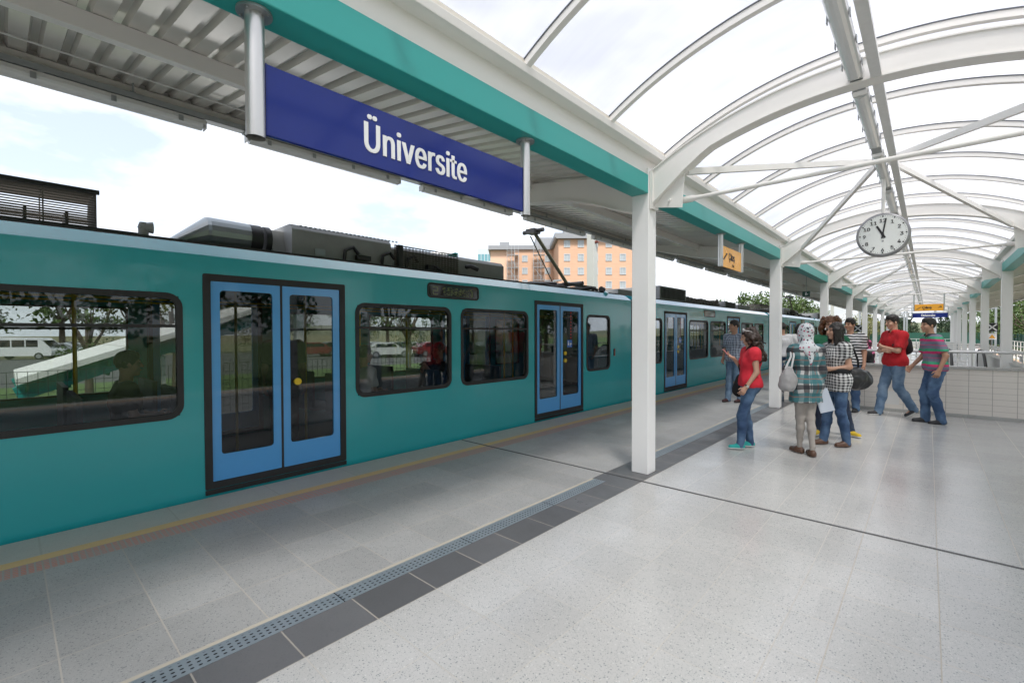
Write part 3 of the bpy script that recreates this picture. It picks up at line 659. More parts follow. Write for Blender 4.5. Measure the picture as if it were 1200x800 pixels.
# ------------------------------------------------------------------ parapet round the stairwell
def rail_thing(lab, segs):
    pass
pw = thing('parapet_wall', 'low cream-tiled wall with granite coping and steel handrail across the platform', 'parapet', (XC, HY0-.08, 0))
o_ = Vector((XC, HY0-.08, 0))
mb = MB(); mb.box(HX0-.16-o_.x, HX1+.16-o_.x, -.08, .08, .06, .875); mb.build('tiled_wall', m_tile, pw)
mb = MB(); mb.box(HX0-.16-o_.x, HX1+.16-o_.x, -.10, .09, 0, .06); mb.build('plinth', m_granite, pw, .003)
mb = MB(); mb.box(HX0-.19-o_.x, HX1+.19-o_.x, -.115, .115, .876, .925); mb.build('coping', m_granite, pw, .006)
mb = MB(); mb.tube([(HX0-.1-o_.x, 0, 1.19), (HX1+.1-o_.x, 0, 1.19)], .024, 12); rl = mb.build('handrail', m_alu, pw)
for k in range(5):
    x = HX0-.05-o_.x + k*(HX1-HX0+.1)/4
    mb = MB(); mb.tube([(x, 0, .925), (x, 0, 1.175)], .012, 8); mb.tube([(x, 0, .925), (x, 0, .935)], .035, 12); mb.build('rail_post', m_alu, rl)
mb = MB(); mb.box(-.27+.0, .05, -.083, -.0805, .14, .40); mb.build('cover_plate', m_whitewall, pw)
for s, x in ((-1, HX0-.08), (1, HX1+.08)):
    w_ = thing('stairwell_wall', 'low white wall with handrail along the %s side of the stairwell' % ('train' if s < 0 else 'right'), 'parapet', (x, (HY0+HY1)/2, 0))
    hl = (HY1-HY0)/2
    segs = []
    ys = [HY0+.06] + [q for y in CY if HY0+.2 < y < HY1 for q in (y-.02, y+CD+.02)] + [HY1]
    mb = MB()
    for a, b_ in zip(ys[::2], ys[1::2]): mb.box(-.08, .08, a-(HY0+HY1)/2, b_-(HY0+HY1)/2, 0, .76)
    mb.build('wall', m_whitewall, w_)
    mb = MB()
    for a, b_ in zip(ys[::2], ys[1::2]):
        mb.box(-.10, .10, a-(HY0+HY1)/2, b_-(HY0+HY1)/2, .761, .80); mb.tube([(0, a+.05-(HY0+HY1)/2, 1.08), (0, b_-.05-(HY0+HY1)/2, 1.08)], .022, 10)
        for q in range(5):
            y = a+.2+(b_-a-.4)*q/4-(HY0+HY1)/2; mb.tube([(0, y, .80), (0, y, 1.07)], .012, 8)
            mb.box(-.006, .006, y-.0, y+min(.5, (b_-a-.4)/4*.8) if q < 4 else y+.01, .86, 1.0)
    mb.build('handrail', m_alu, w_)
# stairwell lining and stairs
mb = MB(); zb = -3.2
mb.box(HX0-.16, HX0, HY0, HY1, zb, -.001); mb.box(HX1, HX1+.16, HY0, HY1, zb, -.001); mb.box(HX0, HX1, HY1, HY1+.14, zb, -.001); mb.box(HX0-.16, HX1+.16, HY0-.14, HY0, zb, -.051)
struct('stairwell_lining', mb, m_whitewall)
mb = MB(); mb.box(HX0, HX1, HY0, HY1, zb-.1, zb); struct('underpass_floor', mb, m_conc)
st = thing('staircase', 'granite staircase going down behind the parapet', 'stairs', (-1.0, 13, -.2))
mb = MB(); mb.box(HX0+.002-(-1.0), 1.15, -1.13, .0, -.35, 0)
for k in range(16): mb.box(HX0+.002+1.0, 1.15, k*.30, k*.30+.31, -.35-(k+1)*.17+.0, -(k+1)*.17)
mb.build('steps', m_granite, st)
es = thing('escalator', 'escalator with black handrails rising in the stairwell behind the parapet', 'escalator', (.85, 19, 0))
mb = MB(); mb.obox((0, -5.4, -3.1), (0, .0, -.12), .55, .3); mb.obox((0, 0, -.06), (0, 2.0, -.06), .55, .1); mb.build('steps', m_galv, es)
for sx in (-.34, .34):
    mb = MB()
    pts = [(sx, -5.4, -2.1), (sx, -.3, .82), (sx, .2, .98), (sx, 1.6, .99), (sx, 1.86, .93), (sx, 1.98, .78), (sx, 1.98, .6), (sx, 1.86, .45), (sx, 1.6, .40)]
    mb.tube(pts, .035, 8); mb.build('handrail', m_rubber, es)
    mb = MB(); mb.prism([(-5.4, -3.0), (-5.4, -2.15), (-.3, .78), (.2, .94), (1.6, .95), (1.85, .8), (1.85, -.02), (0, -.02)], 'x', sx-.01, sx+.01); mb.build('balustrade', m_whitewall, es)

# things further down the platform
def kiosk(loc, w, d, h, lab):
    t_ = thing('platform_cabinet', lab, 'cabinet', loc)
    mb = MB(); mb.box(-w/2, w/2, -d/2, d/2, .08, h); mb.build('cabinet_body', m_whitewall, t_, .01)
    mb = MB(); mb.box(-w/2+.05, w/2-.05, -d/2-.012, -d/2-.001, .2, h*.62); mb.build('door', m_conc, t_, .004)
    mb = MB(); mb.box(-w/2-.04, w/2+.04, -d/2-.04, d/2+.04, h+.001, h+.05); mb.build('lid', m_whitewall, t_)
    mb = MB(); mb.box(-w/2+.03, w/2-.03, -d/2+.03, d/2-.03, 0, .08); mb.build('plinth', m_galv, t_)
kiosk((-1.15, 27.5, 0), 1.0, .6, .95, 'low white cabinet with grey door beyond the stairwell, under the exit board')
kiosk((.55, 33, 0), .8, .5, 1.0, 'far white cabinet standing further down the platform')
def railing(x0, y0, x1, y1, lab, n=10, grp='white railings far down the platform'):
    a, b_ = Vector((x0, y0, 0)), Vector((x1, y1, 0)); c = (a+b_)/2
    t_ = thing('railing', lab, 'railing', c, 0, grp); a -= c; b_ -= c
    mb = MB()
    for z in (1.0, .72, .45, .2): mb.tube([a+Vector((0, 0, z)), b_+Vector((0, 0, z))], .02, 6)
    mb.build('rails', m_white, t_)
    mb = MB()
    for k in range(n+1):
        p = a+(b_-a)*k/n; mb.tube([p, p+Vector((0, 0, 1.0))], .022, 6)
    mb.build('uprights', m_white, t_)
railing(-2.2, 30, 1.4, 30, 'white pipe railing across the platform just beyond the stairwell')
railing(-2.2, 36, 1.4, 36, 'white pipe railing across the platform, second beyond the stairwell')
railing(-2.2, 52, 1.4, 52, 'white pipe railing across the far end of the platform')
railing(3.9, 26, 3.9, 44, 'white pipe railing along the right-hand platform edge', 14)
for k, (x, y) in enumerate(((-1.2, 38), (.7, 40), (-1.3, 44), (.3, 48))):
    t_ = thing('bench', ['far white slatted bench, nearest of the four on the left', 'far white slatted bench, nearest on the right', 'far white slatted bench, farther on the left', 'farthest white slatted bench'][k], 'bench', (x, y, 0), 0, 'far platform benches')
    mb = MB(); [mb.box(-.75, .75, -.22+q*.11, -.22+q*.11+.08, .42, .45) for q in range(4)]; mb.build('seat', m_white, t_)
    mb = MB(); [mb.box(-.75, .75, .24, .26, .52+q*.12, .60+q*.12) for q in range(3)]; mb.build('backrest', m_white, t_)
    for sx in (-.65, .65):
        mb = MB(); mb.box(sx-.02, sx+.02, -.2, .25, 0, .42); mb.box(sx-.02, sx+.02, .2, .24, .42, .86); mb.build('leg', m_galv, t_)
def xsign(x, y, lab):
    t_ = thing('track_signal_board', lab, 'track sign', (x, y, 0))
    mb = MB(); mb.tube([(0, 0, 0), (0, 0, 2.2)], .035, 8); mb.build('pole', m_galv, t_)
    mb = MB(); mb.box(-.27, .27, -.05, -.036, 1.60, 2.16); bd = mb.build('board', m_black, t_)
    mb = MB()
    for sx in (-1, 1): mb.obox((-.22*sx, -.056, 1.66), (.22*sx, -.056, 2.10), .008, .075, up=(1, 0, 0))
    mb.build('white_cross', m_signw, bd)
    mb = MB(); mb.box(-.22, .22, -.05, -.036, 1.05, 1.48); b2 = mb.build('warning_plate', m_signw, t_)
    mb = MB(); mb.prism([(-.16, 1.14), (.16, 1.14), (0, 1.40)], 'y', -.055, -.0505); mb.build('orange_triangle', m_orange, b2)
xsign(3.2, 45, 'black board with a white cross on a post on the right-hand side of the platform')
xsign(-4.2, 46, 'black board with a white cross on a post, train side of the platform')
# ------------------------------------------------------------------ the train
TX0, TX1 = -5.13, -7.78        # near side, far side
TXC = (TX0+TX1)/2
LEN = 12.3
# openings along one car, local y measured from the inner (articulation) end
WIN0 = [(1.01, 1.95, 'plain'), (3.77, 5.32, 'bar'), (5.50, 7.01, 'bar'), (8.74, 10.32, 'bar'), (10.48, 11.85, 'bar')]
DOOR0 = [(2.07, 3.60), (7.14, 8.58)]
WZ0, WZ1 = 0.77, 1.93
DZ0, DZ1 = 0.05, 2.13
ZS = 2.30                       # shoulder height
def build_car(y_end, sgn, label, sh=0.0, LEN=12.3):
    """sgn=+1: local y grows with world y"""
    root = thing('train_car', label, 'train car', (TXC, y_end, 0), 0, 'cars of the turquoise light-rail train')
    def Y(a): return a*sgn
    hw = 1.325
    WIN = [(a-sh, b-sh, k) for a, b, k in WIN0]; DOOR = [(a-sh, b-sh) for a, b in DOOR0]
    def wall(side):
        x = side*hw; mb = MB(); th = .05*(-side)
        holes = [(a+.03, b-.03, WZ0+.03, WZ1-.03) for a, b, k in WIN] + [(a+.02, b-.02, DZ0+.02, DZ1-.02) for a, b in DOOR]
        holes.sort(); cur = .06
        for a, b, z0, z1 in holes:
            mb.box(x, x+th, Y(cur), Y(a), -.30, ZS); mb.box(x, x+th, Y(a), Y(b), -.30, z0); mb.box(x, x+th, Y(a), Y(b), z1, ZS); cur = b
        mb.box(x, x+th, Y(cur), Y(LEN-.06), -.30, ZS)
        return mb
    # merge outer skin planes: outer surface is coplanar so panel seams vanish
    sides = []
    for side in (1, -1): sides.append(wall(side).build('body_side', m_train, root))
    # roof
    def prof():
        P = [(hw, ZS), (hw-.006, ZS+.006), (hw-.166, 2.43), (hw-.19, 2.44), (.75, 2.50), (0, 2.53)]
        return P
    P = prof(); full = P + [(-a, z) for a, z in P[::-1][1:]]
    mb = MB(); n = len(full); y0, y1 = Y(.05), Y(LEN-.05)
    vs = [(a, y0, z) for a, z in full]+[(a, y1, z) for a, z in full]
    fs = [(k, k+1, n+k+1, n+k) for k in range(n-1)]
    mb.add(vs, fs[:2], 0, False); mb.add(vs, fs[2:-2], 1, True); mb.add(vs, fs[-2:], 0, False)
    mb.add(vs, [tuple(range(n))], 0)
    mb.add([(a, y1, z) for a, z in full], [tuple(range(n-1, -1, -1))], 0)
    rf = mb.build('roof', [m_band, m_roofgrey], root)
    mb = MB(); mb.box(hw-.21, hw-.185, Y(.3), Y(LEN-.3), 2.425, 2.46); mb.build('gutter', m_black, rf)
    # ends, floor, ceiling, skirt
    mb = MB()
    for yy in (.05, LEN-.10): mb.box(-hw+.052, hw-.052, Y(yy), Y(yy+.05), -.30, ZS)
    mb.build('end_wall', m_train, root)
    mb = MB(); mb.box(-hw+.055, hw-.055, Y(.11), Y(LEN-.11), -.05, 0.03); mb.build('floor', m_interfloor, root)
    mb = MB(); mb.box(-hw+.055, hw-.055, Y(.11), Y(LEN-.11), 2.18, 2.22); 
    mb.build('ceiling', m_inter, root)
    mb = MB()
    for yb in (2.3, LEN-2.3):
        for dy in (-.9, .9):
            for sx in (-.72, .72): mb.tube([(sx-.06, Y(yb+dy), -.38), (sx+.06, Y(yb+dy), -.38)], .32, 20)
        mb.box(-.6, .6, Y(yb-1.2), Y(yb+1.2), -.5, -.2)
    mb.box(-1.1, 1.1, Y(3.8), Y(LEN-3.8), -.62, -.31)
    mb.build('bogie', m_equip, root)
    # windows
    for side in (1, -1):
        x = side*hw
        for a, b, k in WIN:
            w, h = b-a, WZ1-WZ0; cyy, cz = Y((a+b)/2), (WZ0+WZ1)/2
            out_ = rrect(w, h, .13, cyy, cz); inn = rrect(w-.10, h-.10, .09, cyy, cz)
            mb = MB(); ring(mb, out_, inn, 'x', x-side*.045, x+side*.006)
            if k == 'bar': mb.box(x-side*.03, x+side*.004, cyy-w/2+.045, cyy+w/2-.045, 1.612, 1.640)
            fr = mb.build('window', m_rubber, root)
            mb = MB(); mb.prism(inn, 'x', x-side*.022, x-side*.016); mb.build('pane', g_win, fr)
        for di, (a, b) in enumerate(DOOR):
            w, h = b-a, DZ1-DZ0; cyy = Y((a+b)/2); cz = (DZ0+DZ1)/2
            out_ = rrect(w, h, .015, cyy, cz, 2); inn = rrect(w-.13, h-.13, .012, cyy, cz+.0, 2)
            mb = MB(); ring(mb, out_, inn, 'x', x-side*.05, x+side*.008); fr = mb.build('door_frame', m_rubber, root)
            for q in (-1, 1):
                lw = (w-.13)/2-.012; lc = cyy+q*((w-.13)/4+.004)
                lz0, lz1 = DZ0+.067, DZ1-.067
                o2 = rrect(lw, lz1-lz0, .01, lc, (lz0+lz1)/2, 2); gz0, gz1 = .37, lz1-.085
                i2 = rrect(lw-.155, gz1-gz0, .03, lc, (gz0+gz1)/2, 2)
                mb = MB(); ring(mb, o2, i2, 'x', x-side*.04, x-side*.006)
                lf = mb.build('door_leaf', m_door, root)
                mb = MB(); mb.prism(i2, 'x', x-side*.026, x-side*.02); mb.build('pane', g_door, lf)
                if side == 1 and q == 1:
                    mb = MB(); edge = lc - lw/2 + .155
                    zz = [1.03, 1.17] if di == 0 else [1.03]
                    for z in zz: mb.tube([(x-side*.02, edge, z), (x+side*.006, edge, z)], .038, 16)
                    mb.build('door_button', m_yellow, lf)
                    if di == 0:
                        mb = MB(); mb.box(x-.0185, x-.0165, edge+.08, edge+.24, 1.28, 1.42); stk = mb.build('sticker', mat_sticker, lf)
                        mb = MB(); mb.disc((x-.0164, edge+.12, 1.39), (1, 0, 0), .013, 10, .001); mb.box(x-.0164, x-.0155, edge+.105, edge+.14, 1.32, 1.37); mb.box(x-.0164, x-.0155, edge+.175, edge+.22, 1.33, 1.36); mb.box(x-.0164, x-.0155, edge+.17, edge+.185, 1.30, 1.35)
                        mb.build('white_symbol', m_signw, stk)
                        mb = MB(); [mb.box(x-.0185, x-.0165, edge+.19, edge+.215, 1.45+.06*r_, 1.48+.06*r_) for r_ in range(10)]; mb.build('red_stripe_sticker', m_redpaint, lf)
            mb = MB(); mb.box(x-side*.035, x-side*.005, cyy-.012, cyy+.012, DZ0+.06, DZ1-.06); mb.build('door_seal', m_rubber, fr)
            mb = MB(); mb.box(x+side*.001, x+side*.012, Y(a), Y(b), .0, .045); mb.build('door_sill', m_rubber, fr)
    # small side things
    mb = MB(); mb.prism(rrect(.045, .16, .012, Y(.84-sh), 1.13, 3), 'x', hw, hw+.018); mb.build('side_marker', m_red, root)
    mb = MB(); w = .98; ya = 5.44-sh
    ring(mb, rrect(w, .21, .06, Y(ya), 2.155), rrect(w-.05, .16, .045, Y(ya), 2.155), 'x', hw-.02, hw+.008); mb.build('destination_display', m_rubber, root)
    mb = MB(); mb.prism(rrect(w-.05, .16, .045, Y(ya), 2.155), 'x', hw-.01, hw+.001); dd = mb.build('display_glass', m_displ, root)
    mb = MB()
    rr = random.Random(5)
    yl = Y(ya) - (w/2-.10)
    for cx_ in range(40):
        for cz_ in range(9):
            if cx_ < 5: on = (cz_ in (0, 4, 8) or (cx_ == 4 and cz_ > 4) or (cx_ == 0 and cz_ < 4))
            elif cx_ < 9: on = False
            else: on = (cx_ % 4 != 0) and rr.random() < .5
            if on: mb.box(hw+.0012, hw+.0022, yl+cx_*.019, yl+cx_*.019+.011, 2.10+cz_*.0125, 2.10+cz_*.0125+.007)
    mb.build('led_dots', m_led, dd)
    # interior: seats, poles, ceiling lamps
    for yy in [y for y in (4.0, 5.28, 6.62, 8.9, 9.22, 10.75, 11.5, 1.3)]:
        for sx in (-1, 1):
            mb = MB(); 
            for q in (0, 1):
                xx = sx*(.42+q*.44); mb.box(xx-.21, xx+.21, Y(yy)-.2, Y(yy)+.2, .42, .48)
                face = 1 if int(yy*10) % 2 else -1
                mb.box(xx-.21, xx+.21, Y(yy)+face*.19, Y(yy)+face*.235, .46, 1.0)
            mb.build('seat', m_seat, root)
    for yy, sx in ((2.15, -.5), (3.5, .5), (4.5, .35), (5.0, -.5), (6.4, .35), (6.3, -.5), (7.25, .5), (8.4, -.5), (7.9, .0), (9.4, .35), (11.2, -.4)):
        mb = MB(); mb.tube([(sx, Y(yy), .03), (sx, Y(yy), 2.18)], .017, 8); mb.build('grab_pole', m_yellow, root)
    mb = MB()
    for sx in (-.35, .35): mb.tube([(sx, Y(.5), 1.92), (sx, Y(LEN-.5), 1.92)], .014, 6)
    mb.build('grab_rail', m_yellow, root)
    return root
mat_sticker = mat('blue_sticker', (.03, .16, .55), .4); m_redpaint = mat('red_paint', (.6, .04, .03), .4)
m_displ = mat('display_black_glass', (.006, .006, .006), .06, coat=1.0)
m_led = mat('led_dots_dim', (.30, .36, .10), .5)
def mounts(name, m, root, fn, par=None, bevel=0.0):
    mb = MB(); fn(mb); return mb.build(name, m, par or root, bevel)
def mesh_cage(mb, x0, x1, y0, y1, z0, z1, pz, py, t=.008):
    z = z0
    while z < z1:
        for x in (x0, x1): mb.box(x-t/2, x+t/2, y0, y1, z, z+t)
        for y in (y0, y1): mb.box(x0, x1, y-t/2, y+t/2, z, z+t)
        z += pz
    y = y0
    while y <= y1+1e-6:
        for x in (x0, x1): mb.box(x-t/2+.001, x+t/2-.001, y, y+t, z0, z1)
        mb.box(x0, x1, y, y+t*.6, z1-t*.5, z1); y += py
    xx = x0
    while xx < x1: mb.box(xx, xx+t*.8, y0, y1, z1-t*.4, z1+t*.6); xx += .05
def roof_gear(root, sgn, full=True):
    def Y(a): return a*sgn
    def bx(mb, x0, x1, a, b, z0, z1): mb.box(x0, x1, Y(a), Y(b), z0, z1)
    # local x: +hw is the platform side
    if full:
        # resistor cage (brown slatted box)
        r_ = mounts('resistor_cage', m_equip2, root, lambda mb: mesh_cage(mb, .25, .80, min(Y(9.28), Y(12.0)), max(Y(9.28), Y(12.0)), 2.50, 2.845, .022, .34, .010))
        mounts('resistor_bank', m_equip2, root, lambda mb: [bx(mb, .34, .70, 9.45+q*.26, 9.47+q*.26, 2.52, 2.66) for q in range(9)], r_)
        mounts('cage_rail', m_black, root, lambda mb: (bx(mb, .82, .88, 8.95, 12.0, 2.47, 2.515), bx(mb, .78, .82, 9.25, 12.0, 2.83, 2.865)), r_)
        # siren
        def siren(mb):
            bx(mb, 1.00, 1.06, 8.75, 9.15, 2.445, 2.465); mb.tube([(1.03, Y(8.97), 2.465), (1.03, Y(8.97), 2.55)], .04, 12)
            mb.tube([(1.03, Y(9.0), 2.545), (1.03, Y(8.90), 2.55)], [.035, .055], 12); mb.tube([(1.03, Y(8.97), 2.54), (1.03, Y(8.97), 2.59)], [.045, .03], 12)
        mounts('roof_horn', m_equip, root, siren)
        # silver air duct with clamps
        def duct(mb):
            P = [(.60, 8.62), (.60, 8.0)]
            def sec(a, r, zc, sx=1.0): return [(.52+r*math.cos(q)*sx, Y(a), zc+r*math.sin(q)) for q in [2*math.pi*k/18 for k in range(18)]]
            S = [sec(8.74, .03, 2.49, 4), sec(8.70, .04, 2.50, 3.6), sec(8.36, .163, 2.675, 1.15), sec(8.32, .165, 2.68, 1.0), sec(7.90, .158, 2.68), sec(7.89, .158, 2.68)]
            vs = [p for s_ in S for p in s_]; fs = []
            for i in range(len(S)-1):
                for k in range(18): fs.append((i*18+k, i*18+(k+1) % 18, (i+1)*18+(k+1) % 18, (i+1)*18+k))
            fs.append(tuple(range(18))); mb.add(vs, fs)
        dct = mounts('air_duct', m_duct, root, duct)
        mounts('duct_clamp', m_black, root, lambda mb: (mb.tube([(.52, Y(7.92), 2.67), (.52, Y(7.80), 2.67)], .168, 20), mb.tube([(.52, Y(7.76), 2.67), (.52, Y(7.70), 2.67)], .165, 20)), dct)
        # long grey equipment housing
        def hous(mb):
            z0 = 2.46
            mb.prism([(-.75, z0), (.85, z0), (.86, 2.80), (.80, 2.865), (-.70, 2.865), (-.75, 2.80)], 'y', Y(7.55), Y(6.2))
            mb.prism([(-.75, z0), (.82, z0), (.82, 2.74), (.76, 2.80), (-.70, 2.80), (-.75, 2.74)], 'y', Y(4.93), Y(3.85))
            mb.prism([(-.75, z0), (.86, z0), (.86, 2.745), (.80, 2.78), (-.75, 2.78)], 'y', Y(6.199), Y(4.931))
            mb.prism([(-.7, z0), (.7, z0), (.6, 2.80), (-.6, 2.80)], 'y', Y(7.70), Y(7.551))
        hs_ = mounts('equipment_housing', m_equip, root, hous, None, .008)
        def det(mb):
            bx(mb, .862, .868, 7.15, 7.28, 2.52, 2.60)
            for q in range(24): bx(mb, .862, .875, 6.10+q*.058, 6.13+q*.058, 2.835, 2.85)
        mounts('housing_edge', m_duct, root, det, hs_)
        def det2(mb):
            for yy in (6.9, 6.35, 5.95): mb.tube([(.87, Y(yy), 2.50), (.90, Y(yy), 2.62), (.88, Y(yy-.12), 2.68), (.87, Y(yy-.2), 2.60)], .022, 8)
            bx(mb, .87, .93, 6.55, 6.75, 2.52, 2.58); bx(mb, .87, .95, 5.5, 5.62, 2.50, 2.57); bx(mb, .87, .93, 6.05, 6.12, 2.46, 2.80)
            mb.tube([(.83, Y(4.75), 2.64), (.93, Y(4.75), 2.64), (.96, Y(4.62), 2.60)], .035, 10); mb.tube([(.83, Y(5.6), 2.5), (.95, Y(5.5), 2.56), (.92, Y(5.3), 2.5)], .02, 8)
        mounts('cable_loop', m_black, root, det2, hs_)
        mounts('grille', m_equip2, root, lambda mb: mesh_cage(mb, .872, .90, min(Y(6.15), Y(4.98)), max(Y(6.15), Y(4.98)), 2.49, 2.80, .03, .06, .007), hs_)
        # pantograph
        pg = mounts('pantograph', m_olive, root, lambda mb: (mb.tube([(0, Y(.75), 2.74), (0, Y(2.0), 3.78)], .042, 12), mb.tube([(-.16, Y(1.05), 2.68), (-.10, Y(2.0), 3.70)], .014, 8)))
        def base(mb):
            for sx in (-.5, .5): mb.obox((sx, Y(.3), 2.64), (sx, Y(1.6), 2.64), .05, .05)
            for a in (.35, .8, 1.5): mb.obox((-.55, Y(a), 2.62), (.55, Y(a), 2.62), .05, .05)
            for sx in (-.5, .5):
                for a in (.4, 1.5):
                    mb.tube([(sx, Y(a), 2.47), (sx, Y(a), 2.60)], [.05, .035], 10)
            mb.tube([(-.45, Y(.75), 2.72), (.45, Y(.75), 2.72)], .05, 12); mb.tube([(.55, Y(1.0), 2.56), (.75, Y(.85), 2.58), (.82, Y(.7), 2.54)], .03, 8)
            mb.tube([(.3, Y(1.6), 2.66), (.3, Y(2.5), 2.60), (.5, Y(2.9), 2.52)], .035, 8); mb.tube([(.86, Y(.62), 2.56), (.86, Y(.5), 2.56)], [.07, .05], 12)
            mb.tube([(.75, Y(3.1), 2.50), (.72, Y(2.6), 2.54), (.75, Y(2.3), 2.5)], .03, 8)
        mounts('pantograph_base', m_black, root, base, pg)
        mounts('knee', m_black, root, lambda mb: (mb.tube([(-.28, Y(2.02), 3.79), (.28, Y(2.02), 3.79)], .045, 10), mb.box(-.12, .12, min(Y(1.92), Y(2.14)), max(Y(1.92), Y(2.14)), 3.73, 3.83)), pg)
        mounts('upper_arm', m_lip, root, lambda mb: [mb.tube([(sx, Y(2.02), 3.80), (sx*1.6, Y(.75), 4.72)], .02, 8) for sx in (-.22, .22)], pg)
        mounts('collector_head', m_black, root, lambda mb: [mb.tube([(-.8, Y(a), 4.68), (-.6, Y(a), 4.75), (.6, Y(a), 4.75), (.8, Y(a), 4.68)], .018, 6) for a in (.6, .9)], pg)
        mounts('small_cylinder', m_band, root, lambda mb: mb.tube([(1.16, Y(.93), 2.40), (1.19, Y(.93), 2.455)], .045, 12))
    else:
        gs = []
        for q in ((-.5, .80, 2.4, 4.3, 2.46, 2.90), (-.5, .75, 8.2, 9.5, 2.46, 2.74), (-.6, .7, 10.0, 11.6, 2.46, 2.70), (-.4, .6, .4, 1.4, 2.46, 2.68)): gs.append(mounts('equipment_housing', m_equip, root, lambda mb: bx(mb, *q), None, .01))
        g = gs[0]
        def g2(mb):
            for k in range(10):
                bx(mb, -.3, .72, 4.6+k*.30, 4.78+k*.30, 2.5, 2.72-.012*(k % 4)); 
            mb.tube([(.6, Y(4.4), 2.62), (.65, Y(7.8), 2.60)], .05, 8); mb.tube([(.3, Y(4.4), 2.75), (.3, Y(6.6), 2.72)], .04, 8)
            mb.tube([(.5, Y(7.4), 2.6), (.62, Y(7.7), 2.75), (.5, Y(8.1), 2.6)], .05, 8)
        mounts('roof_piping', m_equip2, root, g2, g)
        mounts('vent_slats', m_black, root, lambda mb: [bx(mb, .801, .81, 2.5+q*.09, 2.55+q*.09, 2.55, 2.85) for q in range(19)], g)
        mounts('vent_slats', m_black, root, lambda mb: [bx(mb, .751, .76, 8.3+q*.09, 8.35+q*.09, 2.52, 2.70) for q in range(12)], gs[1])
YJ = 9.97
c1 = build_car(YJ-.12, -1, 'nearest turquoise train car with blue double doors, filling the left of the picture'); roof_gear(c1, -1, True)
c2 = build_car(YJ+.12, 1, 'second turquoise train car, beyond the first white column', .56, 12.15); roof_gear(c2, 1, False)
c3 = build_car(YJ+12.27+.35+LEN, -1, 'third turquoise train car, just left of the waiting people'); roof_gear(c3, -1, True)
c4 = build_car(YJ+12.27+.35+LEN+.24, 1, 'farthest turquoise train car, at the far end of the train'); roof_gear(c4, 1, False)
gw = thing('gangway_bellows', 'black rubber bellows joining the first and second train cars', 'gangway', (TXC, YJ, 0), 0, 'bellows between the train cars')
mb = MB()
for k in range(4): mb.box(-1.22+.03*(k % 2), 1.22-.03*(k % 2), -.17+k*.085, -.17+k*.085+.083, -.1, 2.34-.03*(k % 2))
mb.build('bellows', m_rubber, gw)
g_ = copy_tree(gw); g_.location = (TXC, YJ+12.27+LEN+.35+.12, 0); g_['label'] = 'black bellows joining the third and fourth train cars'
g_ = copy_tree(gw); g_.location = (TXC, YJ+12.27+.175, 0); g_['label'] = 'black bellows joining the second and third train cars'
# ------------------------------------------------------------------ vegetation
def foliage_mat(name, a, b, autumn=None):
    m, t, bs = new_mat(name)
    at = node(t, 'ShaderNodeAttribute', attribute_name='leaf_tone')
    c = mixc(t, at.outputs['Fac'], a, b)
    t.links.new(c, bs.inputs['Base Color']); bs.inputs['Roughness'].default_value = 0.65
    bs.inputs['Specular IOR Level'].default_value = 0.25
    return m
m_leaf = foliage_mat('leaf_green', (.035, .065, .016), (.10, .15, .045))
m_leafd = foliage_mat('needle_dark', (.016, .036, .018), (.045, .075, .035))
m_leafy = foliage_mat('leaf_yellow_green', (.09, .10, .03), (.19, .19, .06))
def leaves(name, clumps, per, size, m, parent, rng, up=.3):
    """clumps: (x,y,z,r). small quads scattered through clump volumes"""
    V = []; T = []
    for (cx, cy_, cz, r) in clumps:
        n = int(per*(0.7+.6*rng.random()))
        d = np.random.RandomState(rng.randrange(1 << 30))
        p = d.normal(size=(n, 3)); p /= np.linalg.norm(p, axis=1)[:, None]; p *= (d.rand(n, 1)**.45)*r
        p[:, 2] *= .8; p += (cx, cy_, cz)
        nn = d.normal(size=(n, 3)); nn[:, 2] += up; nn /= np.linalg.norm(nn, axis=1)[:, None]
        a = np.cross(nn, d.normal(size=(n, 3))); a /= np.linalg.norm(a, axis=1)[:, None]; b = np.cross(nn, a)
        s = size*(.6+.8*d.rand(n, 1)); a = a*s; b = b*s*.6
        V.append(np.stack([p-a, p-b, p+a, p+b], 1)); tone = np.repeat(d.rand()*.5+.5*d.rand(n), 4); T.append(tone)
    V = np.concatenate(V).reshape(-1, 3); T = np.concatenate(T); nq = len(V)//4
    me = bpy.data.meshes.new(name); me.vertices.add(len(V)); me.vertices.foreach_set('co', V.ravel())
    me.loops.add(nq*4); me.loops.foreach_set('vertex_index', np.arange(nq*4)); me.polygons.add(nq)
    me.polygons.foreach_set('loop_start', np.arange(nq)*4); me.update(); me.validate()
    at = me.attributes.new('leaf_tone', 'FLOAT', 'POINT'); at.data.foreach_set('value', T.astype(np.float32))
    me.materials.append(m); o = bpy.data.objects.new(name, me); link(o, parent); return o
